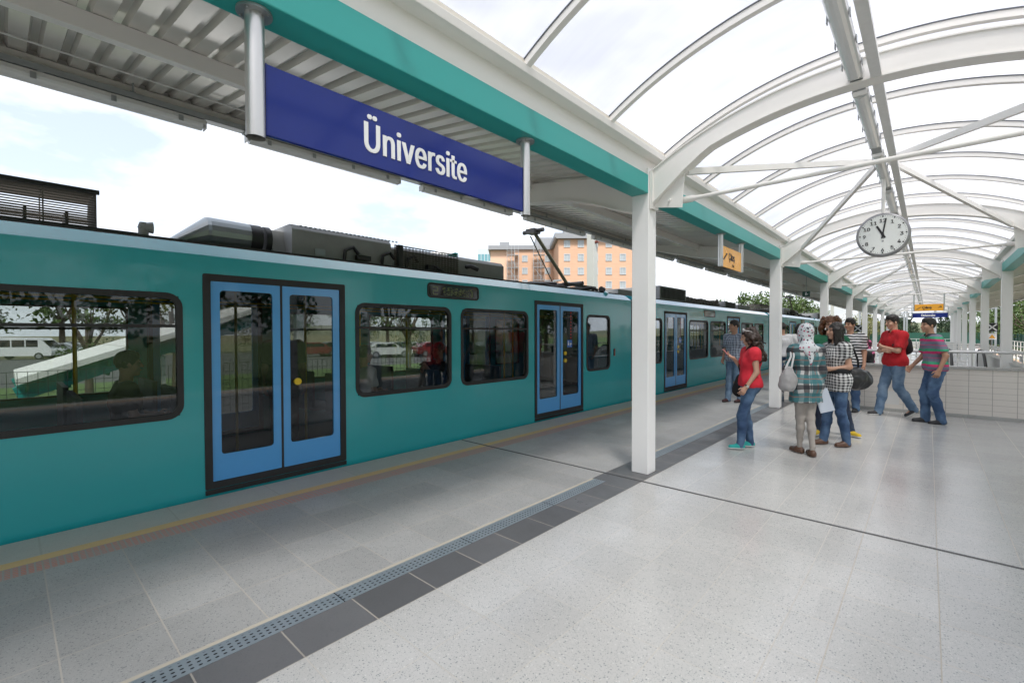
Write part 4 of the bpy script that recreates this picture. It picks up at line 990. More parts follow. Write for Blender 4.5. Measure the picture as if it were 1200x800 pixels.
def tree(x, y, h, w, kind, label, group=None, dens=1.0, lf=None, seed=0, leafsize=None):
    rng = random.Random(seed*77+5); root = thing('pine_tree' if kind == 'pine' else 'tree', label, 'tree', (x, y, GZ), 0, group)
    mb = MB()
    th = h*.85 if kind == 'pine' else h*.55
    mb.tube([(0, 0, -.1), (rng.uniform(-.1, .1), rng.uniform(-.1, .1), th*.5), (rng.uniform(-.2, .2), rng.uniform(-.2, .2), th)], [h*.028, h*.02, h*.008], 7)
    cl = []
    if kind == 'pine':
        nl = 11
        for k in range(nl):
            f = k/(nl-1); z = h*(.14+.84*f); rr = w*.5*(1-f)**.8+.12
            for q in range(max(1, int(7*(1-f))+1)):
                a = rng.random()*6.28; d = rr*rng.uniform(.3, 1.0); cl.append((d*math.cos(a), d*math.sin(a), z-d*.25, rr*.34+.18))
    else:
        nb = 7
        for q in range(nb):
            a = q*6.28/nb+rng.random(); d = w*.33*rng.uniform(.6, 1.1); z = h*rng.uniform(.5, .85)
            mb.tube([(0, 0, h*.3), (d*.5*math.cos(a), d*.5*math.sin(a), h*.45), (d*math.cos(a), d*math.sin(a), z)], [h*.012, h*.009, h*.003], 5)
        for q in range(26):
            a = rng.random()*6.28; u = rng.random(); z = h*(.28+.66*u); prof = math.sin(min(1, (u+.18))*2.75)**.6 if u < .95 else .3
            d = w*.42*prof*math.sqrt(rng.random()); cl.append((d*math.cos(a), d*math.sin(a), z, w*rng.uniform(.10, .19)))
    mb.build('trunk', m_bark, root)
    leaves('crown', cl, int(60*dens), leafsize or h*.022, lf or (m_leafd if kind == 'pine' else m_leaf), root, rng)
    return root
def px_on(px, dist):
    """world xy of an image column (1200 wide) at depth dist -- used only to lay out the far background map"""
    u = (px-600)/538.4; return (dist*(-math.sin(YAW)+u*math.cos(YAW)), dist*(math.cos(YAW)+u*math.sin(YAW)))
bk = 0; GC = {}
def bgtree(px, dist, topy, w, kind, label, group, lf=None, dens=1.0):
    global bk; bk += 1
    GC[label] = GC.get(label, 0)+1; label = ords[GC[label]-1]+' '+label if GC[label] > 0 else label
    x, y = px_on(px, dist); h = 1.55+(391-topy)/538.4*dist-GZ
    return tree(x, y, h, w, kind, label, group, dens, lf, bk)
# beyond the right-hand track
for px, d, ty, w in sorted(((1150, 95, 363, 9), (1162, 80, 366, 8), (1172, 100, 356, 10), (1190, 74, 346, 9), (1204, 62, 340, 9), (1222, 66, 338, 9), (1245, 55, 330, 9), (1280, 52, 330, 10), (1197, 95, 350, 11), (1180, 88, 362, 9))):
    bgtree(px, d, ty, w, 'leafy', 'bushy tree from the left behind the far right-hand columns' if px < 1185 else 'tall rounded tree from the left at the right edge of the picture', 'trees on the right beyond the fence')
for px, d, ty, w in ((1108, 150, 364, 9), (1117, 140, 368, 8), (1124, 130, 362, 8), (1133, 120, 366, 8)):
    bgtree(px, d, ty, w, 'pine', 'dark conifer from the left, between the far right columns', 'conifers right of the far signs')
for px, ty in ((1034, 372), (1041, 367), (1047, 370), (1053, 365), (1058, 369), (1063, 366), (1068, 371), (1029, 374)):
    bgtree(px, 170+px % 7*4, ty, 8, 'pine', 'dark conifer planted in the row left of the far signs', 'conifers left of the far signs')
for px, ty, d in ((1003, 371, 90), (1010, 368, 95), (1018, 373, 100), (993, 372, 98)):
    bgtree(px, d, ty, 8, 'leafy', 'yellowish tree planted beyond the far left columns', 'yellowish trees beyond the far columns', m_leafy)
for px, ty, d in sorted(((846, 352, 125), (862, 346, 120), (872, 343, 118), (884, 348, 115), (897, 344, 105), (918, 342, 95), (930, 345, 92), (941, 352, 90), (952, 357, 92), (905, 352, 110))):
    bgtree(px, d, ty, 11, 'leafy', 'green tree from the left above the farther train cars', 'trees behind the farther train cars')
# behind the train, beside and beyond the road
for k, (x, y, h, w) in enumerate(((-22.6, -2.2, 6.4, 3.2), (-23.4, 2.1, 5.2, 2.6), (-22.4, 4.6, 5.8, 2.8), (-23, 8.3, 6.0, 3.0), (-22.5, 12.5, 5.5, 3.0), (-23.5, 16.5, 6, 3), (-22.8, -7.5, 6, 3.2))):
    tree(x, y, h, w, 'leafy', 'slim roadside tree seen through the train windows', 'roadside trees behind the train', 1.9, m_leafy if k % 3 == 0 else None, 100+k, .045)
for k in range(16):
    tree(-64-3*(k % 3), -22+6.5*k, 8.5+1.4*((k*5) % 3), 8, 'leafy', 'big tree beyond the car park seen through the train windows', 'trees beyond the car park', .9, m_leafy if k % 4 == 1 else None, 200+k)
for k in range(15):  # unseen row added right of the frame to darken the train window reflections
    tree(13.5+2.5*(k % 3), -26+4.6*k, 7.0+1.3*((k*5) % 3), 6.5, 'leafy', 'bushy tree in the row added out of view on the right to darken reflections', 'trees added out of view to darken reflections', .8, None, 300+k)
# hill on the horizon
mb = MB(); vs = []; n = 60
for i in range(n+1):
    a = -70+140*i/n; x = math.sin(R(a))*750; y = math.cos(R(a))*750; h = 9+5*math.sin(i*.5)+4*math.sin(i*.23+1)
    vs += [(x, y, GZ-1), (x*1.25, y*1.25, h)]
mb.add(vs, [(2*i, 2*i+2, 2*i+3, 2*i+1) for i in range(n)], 0, True); struct('hills', mb, mat('hill_scrub', (.11, .12, .065), .9, var=.4, scale=.02))

# ------------------------------------------------------------------ fences
gf = thing('green_fence', 'green ribbed metal fence on the right beyond the far track', 'fence', (9, 80, GZ))
mb = MB()
for k in range(240):
    y = -45+k*.5; mb.box(-.02+.03*(k % 2), .02+.03*(k % 2), y, y+.49, .1, 2.0)
mb.build('fence_panel', m_greenfence, gf)
for k in range(41):
    mb = MB(); mb.box(-.10, -.03, -45+k*3-.04, -45+k*3+.04, 0, 2.1); mb.build('fence_post', m_greenfence, gf)
gf2 = thing('green_fence', 'distant green fence closing the view between the far columns', 'fence', (2, 128, GZ))
mb = MB(); [mb.box(-46+k*.6, -46+k*.6+.58, -.02+.03*(k % 2), .02+.03*(k % 2), .1, 2.2) for k in range(94)]; mb.build('fence_panel', m_greenfence, gf2)
for k in range(19): mb = MB(); mb.box(-46+k*3-.04, -46+k*3+.04, .05, .12, 0, 2.3); mb.build('fence_post', m_greenfence, gf2)
wf = thing('mesh_fence', 'dark wire mesh fence between the track and the road, seen through the train', 'fence', (-9.3, 10, GZ))
mb = MB()
for k in range(0, 520): mb.box(-.004, .004, -22+k*.10, -22+k*.10+.007, .1, 1.75)
for q in range(12): mb.box(-.009, -.004, -22, 30, .1+q*.15, .1+q*.15+.008)
mb.build('mesh', m_wire, wf)
for k in range(21):
    mb = MB(); mb.box(-.03, .03, -22+k*2.6-.03+.3, -22+k*2.6+.03+.3, 0, 1.8); mb.build('fence_post', m_galv, wf)
# sloping white and teal roof over an underpass stair
sc_ = thing('stair_roof', 'white sloping slab roof on teal steel ribs, seen through the left train windows', 'stair roof', (-11.6, 3.5, 0))
ang = math.atan2(1.35, 4.2)
mb = MB()
for q in range(7): mb.prism([(-3.4+q*1.3, .78+(q*1.3)*.36), (-3.4+(q+1)*1.3-.02, .78+((q+1)*1.3-.02)*.36), (-3.4+(q+1)*1.3-.02, .88+((q+1)*1.3-.02)*.36), (-3.4+q*1.3, .88+q*1.3*.36)], 'x', -1.4, 1.4)
mb.build('roof_slab', m_white, sc_)
mb = MB()
for sx in (-1.1, 1.1): mb.obox((sx, -3.4, .62), (sx, 5.6, .62+9*.36), .1, .22)
for q in range(19): y = -3.3+q*.49; mb.prism([(-1.25, .72+(y+3.4)*.36), (1.25, .72+(y+3.4)*.36), (1.0, .45+(y+3.4)*.36), (-1.0, .45+(y+3.4)*.36)], 'y', y, y+.04)
mb.build('rib', m_teal, sc_)
mb = MB()
for y in (-1.6, 1.0):
    for sx in (-1.0, 1.0): mb.box(sx-.09, sx+.09, y-.10, y+.10, GZ, .5+(y+3.4)*.36)
mb.build('column', m_white, sc_)
cn = thing('traffic_cone', 'small red cone on the grass beyond the mesh fence', 'traffic cone', (-10.2, .55, GZ))
mb = MB(); mb.tube([(0, 0, .03), (0, 0, .6)], [.16, .03], 14); mb.build('cone', mat('cone_red', (.6, .06, .03), .5), cn)
mb = MB(); mb.box(-.2, .2, -.2, .2, 0, .03); mb.build('base', m_rubber, cn)

# ------------------------------------------------------------------ vehicles in the car park
m_tyre = mat('tyre', (.02, .02, .02), .8); m_rim = mat('wheel_rim', (.4, .4, .41), .35, metal=.8); g_car = glass_mat('car_glass', (.10, .12, .12), 1.2)
def vehicle(name, label, cat, x, y, rz, col, kind='car', group=None):
    t_ = thing(name, label, cat, (x, y, GZ+.008), rz, group); m = mat('paint_'+name+str(len(MATS)), col, .25, coat=.6, var=.02)
    if kind == 'van': L_, Wd, H_ = 5.0, 1.9, 2.05; prof = [(-2.5, .35), (2.45, .35), (2.5, .8), (2.35, 1.05), (1.75, 1.75), (1.45, 1.98), (-2.35, 2.05), (-2.5, 1.9)]; gl = [(2.22, 1.12), (1.72, 1.72), (1.45, 1.85), (-2.3, 1.88), (-2.38, 1.15)]
    else: L_, Wd, H_ = 4.3, 1.72, 1.45; prof = [(-2.12, .32), (2.1, .32), (2.15, .62), (1.95, .82), (1.05, .95), (.45, 1.36), (.1, 1.45), (-1.1, 1.43), (-1.75, 1.05), (-2.1, .98), (-2.15, .6)]; gl = [(.95, .98), (.40, 1.31), (-1.08, 1.36), (-1.62, 1.02)]
    mb = MB(); mb.prism(prof, 'y', -Wd/2, Wd/2); b_ = mb.build('body', m, t_, .07, seg=3)
    mb = MB()
    for s in (-1, 1):
        n = len(gl); k = 3
        cx = sum(p[0] for p in gl)/n
        if kind == 'van': wins = [(-2.3, -1.45), (-1.35, -.45), (-.35, .55), (.65, 1.5)]
        else: wins = [(-1.35, -.5), (-.42, .45)]
        for a, b2 in wins:
            z0, z1 = (1.15, 1.78) if kind == 'van' else (1.0, 1.32)
            sh = .1 if kind != 'van' else 0
            mb.prism([(a, z0), (b2+sh*2, z0), (b2, z1), (a+sh, z1)], 'y', s*Wd/2, s*(Wd/2+.006))
    mb.build('side_window', g_carsolid, t_)
    mb = MB()
    if kind == 'van': mb.prism([(2.34, 1.08), (2.37, 1.09), (1.79, 1.74), (1.76, 1.73)], 'y', -.8, .8)
    else: mb.prism([(1.06, .97), (1.08, .985), (.50, 1.355), (.47, 1.35)], 'y', -.72, .72)
    mb.build('windscreen', g_carsolid, t_)
    for ax in (-L_*.31, L_*.31):
        for s in (-1, 1):
            mb = MB(); mb.tube([(ax, s*(Wd/2-.18), .32), (ax, s*(Wd/2+.015), .32)], .32, 20); w_ = mb.build('wheel', m_tyre, t_)
            mb = MB(); mb.tube([(ax, s*(Wd/2+.016), .32), (ax, s*(Wd/2+.025), .32)], .2, 14); mb.build('rim', m_rim, w_)
    for s in (-1, 1):
        mb = MB(); mb.box(L_/2-.02, L_/2+.02, s*Wd*.36-.15, s*Wd*.36+.15, .6, .75); mb.build('headlight', m_signw, t_)
    return t_
g_carsolid = mat('dark_vehicle_glass', (.012, .014, .016), .06, coat=1)
x, y = px_on(28, 42); vehicle('van', 'white passenger van parked behind the train, seen through the leftmost window', 'van', x, y, R(60), (.72, .73, .74), 'van')
pal = [((.35, .37, .40), 'silver'), ((.5, .5, .5), 'light grey'), ((.03, .035, .05), 'dark blue'), ((.60, .61, .60), 'white'), ((.15, .02, .02), 'dark red'), ((.04, .04, .045), 'black'), ((.25, .28, .30), 'grey')]
spots = [(72, 46), (84, 50), (96, 55), (345, 50), (372, 46), (395, 48), (423, 44), (440, 47), (455, 44), (470, 46), (485, 48), (508, 46), (545, 50), (575, 52), (605, 55), (30, 58), (55, 62)]
for k, (px, d) in enumerate(spots):
    x, y = px_on(px, d); c_, nm = pal[k % 7]
    vehicle('parked_car', nm+' parked car in the car park seen through the '+('leftmost' if px < 120 else 'door' if px < 400 else 'middle' if px < 540 else 'farther')+' train window', 'car', x, y, R(80 if k % 2 else 70), c_, 'car', 'cars parked behind the train')
# lamp posts and overhead-line masts
def lamp(x, y, lab):
    t_ = thing('street_lamp', lab, 'street lamp', (x, y, GZ)); mb = MB(); mb.tube([(0, 0, 0), (0, 0, 5.5), (.1, 0, 5.9), (.9, 0, 6.1)], [.09, .05, .04, .04], 10); mb.build('pole', m_white, t_)
    mb = MB(); mb.box(.8, 1.4, -.12, .12, 6.05, 6.15); mb.build('lamp_head', m_galv, t_)
lamp(-21.1, 8.8, 'white street lamp by the road, seen through the middle train window'); lamp(-21.1, 27, 'white street lamp by the road, farther along')
def mast(x, y, lab, side=1, h=7.6):
    t_ = thing('overhead_line_mast', lab, 'mast', (x, y, GZ), 0, 'overhead line masts')
    mb = MB(); mb.box(-.15, .15, -.15, .15, 0, h); mb.build('pole', m_mast, t_, .01)
    mb = MB(); mb.tube([(side*.11, 0, 6.4), (side*2.7, 0, 6.75)], .03, 8); mb.tube([(side*.11, 0, 5.7), (side*1.9, 0, 6.6)], .025, 8); mb.tube([(side*1.6, 0, 5.9), (side*2.6, 0, 5.55)], .02, 8); mb.build('bracket', m_galv, t_)
    for z in (6.4, 5.7):
        mb = MB(); [mb.tube([(side*(.15+.05*q), 0, z+.007*q), (side*(.17+.05*q), 0, z+.01*q)], .06, 10) for q in range(3)]; mb.build('insulator', m_red, t_)
x, y = px_on(694, 17.5)
mast(x, y, 'cream overhead-line mast rising behind the train just left of the first column')
for k, yy in enumerate((42, 70, 100)):
    mast(-9.0, yy, 'distant overhead-line mast beside the left-hand track')
    mast(8.1, yy, 'distant overhead-line mast beside the right-hand track', -1)
for s, x in ((-1, TXC), (1, XC*2-TXC)):
    t_ = thing('contact_wire', 'overhead contact wire above the %s track' % ('left' if s < 0 else 'right'), 'wire', (x, 60, 0))
    mb = MB(); mb.tube([(0, -90, 4.80), (0, 100, 4.80)], .008, 5); mb.tube([(0, -90, 5.7), (0, 100, 5.7)], .008, 5); mb.build('wire', m_black, t_)
# plain gantry frames past the end of the canopy
for k, yy in enumerate((66, 74)):
    t_ = thing('gantry', ['thin grey gantry just past the end of the canopy', 'thin grey gantry, the farther of the two past the canopy'][k], 'gantry', (XC, yy, GZ))
    for sx in (-5.4, -1.5, 1.0, 5.4): mb = MB(); mb.box(sx-.08, sx+.08, -.08, .08, 0, 6.0); mb.build('post', m_galv, t_)
    for z in (4.6, 5.9): mb = MB(); mb.box(-5.5, 5.5, -.06, .06, z, z+.1); mb.build('crossbeam', m_galv, t_)

# ------------------------------------------------------------------ hotel
m_hotel, t, b = new_mat('salmon_render')
tc = node(t, 'ShaderNodeTexCoord'); sp = node(t, 'ShaderNodeSeparateXYZ'); t.links.new(tc.outputs['Object'], sp.inputs[0])
n_ = node(t, 'ShaderNodeTexNoise', i_Scale=.5); t.links.new(tc.outputs['Object'], n_.inputs['Vector'])
base = mixc(t, n_.outputs[0], (.51, .31, .205), (.56, .355, .24)); ln = grid_line(t, sp.outputs[2], .0, 1.5, .05)
t.links.new(mixc(t, math_n(t, 'MULTIPLY', ln, .35), base, (.34, .17, .10)), b.inputs['Base Color']); b.inputs['Roughness'].default_value = .8
m_hotel2 = mat('pale_salmon_render', (.64, .42, .30), .8, var=.04, scale=.5)
m_cornice = mat('grey_roof_metal', (.24, .25, .265), .5, var=.1, scale=1)
m_hwin = mat('window_pane_sky', (.30, .33, .34), .08, coat=.6, var=.35, scale=.9); m_hframe = mat('window_frame_grey', (.42, .44, .46), .5)
hx, hy = px_on(654.6, 95)
hotel = thing('hotel_building', 'salmon-coloured hotel with grey roof edges and rows of square windows, far behind the train', 'building', (hx, hy, GZ), YAW+ROLL*0)
# local frame: x = picture right, y = away
HB = 391
def hz(py, d): return 1.55+(HB-py)/538.4*d-GZ
zt = hz(281, 95)
def hpart(name, mb, m, parent=hotel, bevel=0): return mb.build(name, m, parent, bevel)
mb = MB(); mb.box(0, 17.6, 0, 14, 0, zt); mb.box(-9, -.002, 12, 24, 0, zt); hpart('wall', mb, m_hotel)
mb = MB(); mb.box(-14.6, -9.002, 12.5, 24, 0, zt); hpart('wall_pale', mb, m_hotel2)
mb = MB()
mb.prism([(-.5, zt), (-.8, zt+.3), (-.8, zt+1.1), (18.1, zt+1.1), (18.1, zt)], 'y', -.8, 14.5)
mb.box(1.5, 16, 2.5, 12, zt+1.101, zt+2.7)
mb.box(-15.1, .3, 11.6, 24.5, zt+.001, zt+.95); mb.box(-12.6, -10.2, 16, 20, zt+.951, zt+2.6); mb.box(-4, 0, 14, 22, zt+.951, zt+3.2)
hpart('roof', mb, m_cornice)
mb = MB()
for q in range(20): mb.box(1.5+q*.72, 1.54+q*.72, 1.2, 1.24, zt+1.1, zt+2.1)
mb.box(1.4, 16.0, 1.19, 1.25, zt+2.1, zt+2.16); hpart('roof_railing', mb, m_galv)
def hwin(cx, cy_, cz, w=1.05, h=1.25, side='front'):
    if side == 'front':
        mb = MB(); ring(mb, rrect(w+.24, h+.24, .01, cx, cz, 1), rrect(w, h, .01, cx, cz, 1), 'y', cy_-.10, cy_+.02); f = mb.build('window', m_hframe, hotel)
        mb = MB(); mb.box(cx-w/2, cx+w/2, cy_-.03, cy_-.01, cz-h/2, cz+h/2); mb.build('pane', m_hwin, f)
        mb = MB(); mb.box(cx-.03, cx+.03, cy_-.06, cy_-.031, cz-h/2, cz+h/2); mb.build('mullion', m_hframe, f)
for fl in range(6):
    cz = hz(286.5+16*fl, 95)
    for k in range(6):
        if cz > 1.2: hwin(1.75+2.85*k+(k//2)*.05, 0, cz)
    if cz > 2.5: hwin(-6.6, 12, cz-1.1); hwin(-1.3, 12, cz-1.1)
fe = MB()
for q in range(6):
    z = hz(301+14.5*q, 107)
    for cx, cyy in ((-9.4, 11.3), (-3.4, 10.9)):
        if z > 0:
            fe.box(cx-1.3, cx+1.3, cyy-.9, cyy+.6, z, z+.1); fe.box(cx-1.3, cx+1.3, cyy-.92, cyy-.88, z+1.0, z+1.06)
            for a in range(9): fe.box(cx-1.3+a*.32, cx-1.27+a*.32, cyy-.92, cyy-.89, z+.1, z+1.0)
            fe.obox((cx-1.1, cyy-.4, z), (cx+1.1, cyy-.4, z-2.9), .5, .08)
for cx, cyy in ((-9.4, 11.3), (-3.4, 10.9)):
    for a in (-1.3, -.3, .4, 1.3): fe.box(cx+a-.05, cx+a+.05, cyy-.9, cyy-.8, 0, zt+.8)
hpart('fire_escape', fe, m_galv)
x, y = px_on(571, 150)
of = thing('glass_office_building', 'pale blue-glazed office block peeping out left of the hotel', 'building', (x, y, GZ), YAW)
oz = 1.55+(391-292)/538.4*150-GZ
mb = MB(); mb.box(-3.0, 9, 0, 12, 0, oz); mb.build('wall', mat('office_render', (.45, .5, .52), .6), of)
mb = MB(); [mb.box(-3+q*1.1+.08, -3+q*1.1+1.0, -.04, -.001, oz-10+r_*3, oz-10+r_*3+2.2) for q in range(10) for r_ in range(3)]; mb.build('window', mat('office_glass', (.12, .28, .32), .15, coat=.5), of)
mb = MB(); [mb.box(-3+q*1.0, -2.94+q*1.0, -.1, -.04, oz, oz+1.2) for q in range(12)]; mb.box(-3, 9, -.1, -.04, oz+1.2, oz+1.27); mb.build('roof_railing', m_white, of)
# ------------------------------------------------------------------ people: bodies grown as one continuous surface from a distance field
def V3(*a): return np.array(a, dtype=np.float64)
class Field:
    def __init__(s, h=.015): s.p = []; s.h = h
    def cone(s, a, b, ra, rb=None, k=.03, neg=False, clip=None, ph=0): s.p.append(('c', np.array(a, float), np.array(b, float), ra, ra if rb is None else rb, k, neg, clip, ph)); return s
    def ell(s, c, r, M=None, k=.03, neg=False, ph=0): s.p.append(('e', np.array(c, float), np.array(r, float), M, None, k, neg, None, ph)); return s
    def plane(s, o, n, ph=0): s.p.append(('p', np.array(o, float), np.array(n, float)/np.linalg.norm(n), None, None, 0, False, None, ph)); return s
    def mesh(s):
        lo = np.full(3, 1e9); hi = -lo
        for q in s.p:
            if q[0] == 'p' or q[6]: continue
            if q[0] == 'c': r = max(q[3], q[4]); lo = np.minimum(lo, np.minimum(q[1], q[2])-r); hi = np.maximum(hi, np.maximum(q[1], q[2])+r)
            else: r = q[2].max(); lo = np.minimum(lo, q[1]-r); hi = np.maximum(hi, q[1]+r)
        h = s.h; lo -= 3*h; hi += 3*h; n = np.ceil((hi-lo)/h).astype(int)+1
        ax = [lo[i]+h*np.arange(n[i]) for i in range(3)]
        F = np.full(n, .12)
        for q in sorted(s.p, key=lambda q: q[8]):
            if q[0] == 'p':
                P = (ax[0][:, None, None]-q[1][0])*q[2][0] + (ax[1][None, :, None]-q[1][1])*q[2][1] + (ax[2][None, None, :]-q[1][2])*q[2][2]
                F = np.maximum(F, P); continue
            if q[0] == 'c': a_, b_ = np.minimum(q[1], q[2]), np.maximum(q[1], q[2]); r = max(q[3], q[4])
            else: a_, b_ = q[1], q[1]; r = q[2].max()
            mg = r + q[5] + 3*h
            i0 = np.maximum(0, np.floor((a_-mg-lo)/h).astype(int)); i1 = np.minimum(n, np.ceil((b_+mg-lo)/h).astype(int)+1)
            if (i1 <= i0).any(): continue
            sl = tuple(slice(i0[i], i1[i]) for i in range(3))
            X = ax[0][sl[0]][:, None, None]; Y = ax[1][sl[1]][None, :, None]; Z = ax[2][sl[2]][None, None, :]
            if q[0] == 'c':
                d = q[2]-q[1]; L2 = max(d@d, 1e-9); x, y, z = X-q[1][0], Y-q[1][1], Z-q[1][2]
                t = np.clip((x*d[0]+y*d[1]+z*d[2])/L2, 0, 1)
                D = np.sqrt((x-t*d[0])**2+(y-t*d[1])**2+(z-t*d[2])**2) - (q[3]+(q[4]-q[3])*t)
                if q[7] is not None:
                    u = d/math.sqrt(L2); D = np.maximum(D, (x*u[0]+y*u[1]+z*u[2]) - q[7]*math.sqrt(L2))
            else:
                x, y, z = X-q[1][0], Y-q[1][1], Z-q[1][2]
                if q[3] is not None:
                    M = q[3]; x, y, z = (x*M[0, 0]+y*M[1, 0]+z*M[2, 0], x*M[0, 1]+y*M[1, 1]+z*M[2, 1], x*M[0, 2]+y*M[1, 2]+z*M[2, 2])
                rr = q[2]; k0 = np.sqrt((x/rr[0])**2+(y/rr[1])**2+(z/rr[2])**2); k1 = np.sqrt((x/rr[0]**2)**2+(y/rr[1]**2)**2+(z/rr[2]**2)**2)
                D = k0*(k0-1)/np.maximum(k1, 1e-6)
            G = F[sl]; k = max(q[5], 1e-4)
            if q[6]: D = -D; hh = np.clip(.5-.5*(G-D)/k, 0, 1); F[sl] = G+(D-G)*hh+k*hh*(1-hh)
            else: hh = np.clip(.5+.5*(G-D)/k, 0, 1); F[sl] = G+(D-G)*hh-k*hh*(1-hh)
        return surface_net(F, lo, h)
def surface_net(F, lo, h):
    n = np.array(F.shape); S = F < 0
    c = [S[i:n[0]-1+i, j:n[1]-1+j, k:n[2]-1+k] for i in (0, 1) for j in (0, 1) for k in (0, 1)]
    cnt = sum(x.astype(int) for x in c); act = (cnt > 0) & (cnt < 8); idx = -np.ones(act.shape, int); ids = np.argwhere(act); idx[act] = np.arange(len(ids))
    acc = np.zeros((len(ids), 3)); num = np.zeros(len(ids))
    corners = [(i, j, k) for i in (0, 1) for j in (0, 1) for k in (0, 1)]
    for a in corners:
        for ax in range(3):
            if a[ax] == 1: continue
            b = list(a); b[ax] = 1
            fa = F[ids[:, 0]+a[0], ids[:, 1]+a[1], ids[:, 2]+a[2]]; fb = F[ids[:, 0]+b[0], ids[:, 1]+b[1], ids[:, 2]+b[2]]
            m = (fa < 0) != (fb < 0); t = np.where(m, fa/np.where(m, fa-fb, 1), 0)
            p = np.array(a, float)[None, :].repeat(len(ids), 0); p[:, ax] += t
            acc[m] += p[m]; num[m] += 1
    V = (ids + acc/np.maximum(num, 1)[:, None])*h + lo
    Q = []
    for ax in range(3):
        b, c2 = (ax+1) % 3, (ax+2) % 3
        sl0 = [slice(1, n[i]-1) for i in range(3)]; sl1 = list(sl0); sl0[ax] = slice(0, n[ax]-1); sl1[ax] = slice(1, n[ax])
        s0, s1 = S[tuple(sl0)], S[tuple(sl1)]; e = np.argwhere(s0 != s1)
        off = np.array([1, 1, 1]); off[ax] = 0; e0 = e+off
        ins = S[e0[:, 0], e0[:, 1], e0[:, 2]]
        def cell(db, dc):
            q = e0.copy(); q[:, b] -= db; q[:, c2] -= dc; return idx[q[:, 0], q[:, 1], q[:, 2]]
        q4 = np.stack([cell(1, 1), cell(0, 1), cell(0, 0), cell(1, 0)], 1); q4[~ins] = q4[~ins][:, ::-1]; Q.append(q4)
    Q = np.concatenate(Q); Q = Q[(Q >= 0).all(1)]
    return V, Q
def np_obj(name, parts, m, parent, wob=0.0, wsc=(9, 9, 5), seed=0):
    V = np.concatenate([p[0] for p in parts]); k = 0; Qs = []
    for v, q in parts: Qs.append(q+k); k += len(v)
    Q = np.concatenate(Qs); me = bpy.data.meshes.new(name)
    me.vertices.add(len(V)); me.vertices.foreach_set('co', V.ravel()); me.loops.add(len(Q)*4); me.loops.foreach_set('vertex_index', Q.ravel()); me.polygons.add(len(Q)); me.polygons.foreach_set('loop_start', np.arange(len(Q))*4)
    me.polygons.foreach_set('use_smooth', [True]*len(Q)); me.update(calc_edges=True); me.validate()
    if wob:
        nr = np.zeros(len(V)*3); me.vertices.foreach_get('normal', nr); nr = nr.reshape(-1, 3); co = np.zeros(len(V)*3); me.vertices.foreach_get('co', co); co = co.reshape(-1, 3)
        w = np.array([noise.noise(Vector((p[0]*wsc[0]+seed*3.1, p[1]*wsc[1], p[2]*wsc[2]))) + .5*noise.noise(Vector((p[0]*wsc[0]*2.3, p[1]*wsc[1]*2.3+seed, p[2]*wsc[2]*2.3))) for p in co])
        co += nr*(w*wob)[:, None]; me.vertices.foreach_set('co', co.ravel()); me.update()
    me.materials.append(m); o = bpy.data.objects.new(name, me); link(o, parent); return o
def lerp(a, b, t): return a+(b-a)*t
def unit(v): return v/np.linalg.norm(v)

m_skin = mat('skin', (.50, .29, .20), .5, var=.07, scale=14); m_skin2 = mat('skin_tanned', (.42, .23, .15), .5, var=.07, scale=14)
m_hair = mat('hair_black', (.012, .009, .007), .42, var=.4, scale=40, bump=.6, bscale=120, stretch=(1, 1, .25)); m_hairb = mat('hair_brown', (.030, .014, .008), .4, var=.5, scale=30, bump=.6, bscale=90, stretch=(1, 1, .3)); m_hairr = mat('hair_auburn', (.13, .05, .018), .4, var=.4, scale=30, bump=.6, bscale=90)
m_eye = mat('eye_dark', (.02, .012, .01), .2); m_lips = mat('lip', (.36, .12, .10), .4)
def denim(name, a, b):
    m, t, bs = new_mat(name); tc = node(t, 'ShaderNodeTexCoord'); n1 = node(t, 'ShaderNodeTexNoise', i_Scale=5.0, i_Detail=4.0); n2 = node(t, 'ShaderNodeTexNoise', i_Scale=90.0)
    t.links.new(tc.outputs['Object'], n1.inputs['Vector']); t.links.new(tc.outputs['Object'], n2.inputs['Vector'])
    r = node(t, 'ShaderNodeMapRange'); r.inputs[1].default_value = .42; r.inputs[2].default_value = .68; t.links.new(n1.outputs[0], r.inputs[0])
    c = mixc(t, r.outputs[0], a, b); c = mixc(t, math_n(t, 'MULTIPLY', n2.outputs[0], .25), c, tuple(x*.5 for x in a)); t.links.new(c, bs.inputs['Base Color']); bs.inputs['Roughness'].default_value = .85
    bp = node(t, 'ShaderNodeBump', i_Strength=.4, i_Distance=.01); n3 = node(t, 'ShaderNodeTexNoise', i_Scale=16.0, i_Detail=3.0); t.links.new(tc.outputs['Object'], n3.inputs['Vector']); t.links.new(n3.outputs[0], bp.inputs['Height']); t.links.new(bp.outputs[0], bs.inputs['Normal'])
    return m
j_dark = denim('denim_blue', (.035, .075, .16), (.12, .21, .34)); j_light = denim('denim_faded', (.10, .17, .27), (.24, .34, .46)); j_navy = denim('denim_navy', (.012, .02, .045), (.03, .05, .09))
m_grey_tr = mat('grey_beige_trousers', (.33, .30, .27), .85, var=.1, bump=.4, bscale=14)
def cloth(name, c): return mat(name, c, .85, var=.08, scale=8, bump=.35, bscale=13)
c_red = cloth('red_jersey', (.66, .025, .045)); c_polo = cloth('red_polo', (.50, .012, .02)); c_green = cloth('green_jersey', (.02, .14, .07)); c_black = cloth('black_cloth', (.012, .012, .014)); c_white = cloth('white_jersey', (.62, .62, .62)); c_dk = cloth('charcoal_jersey', (.03, .03, .035))
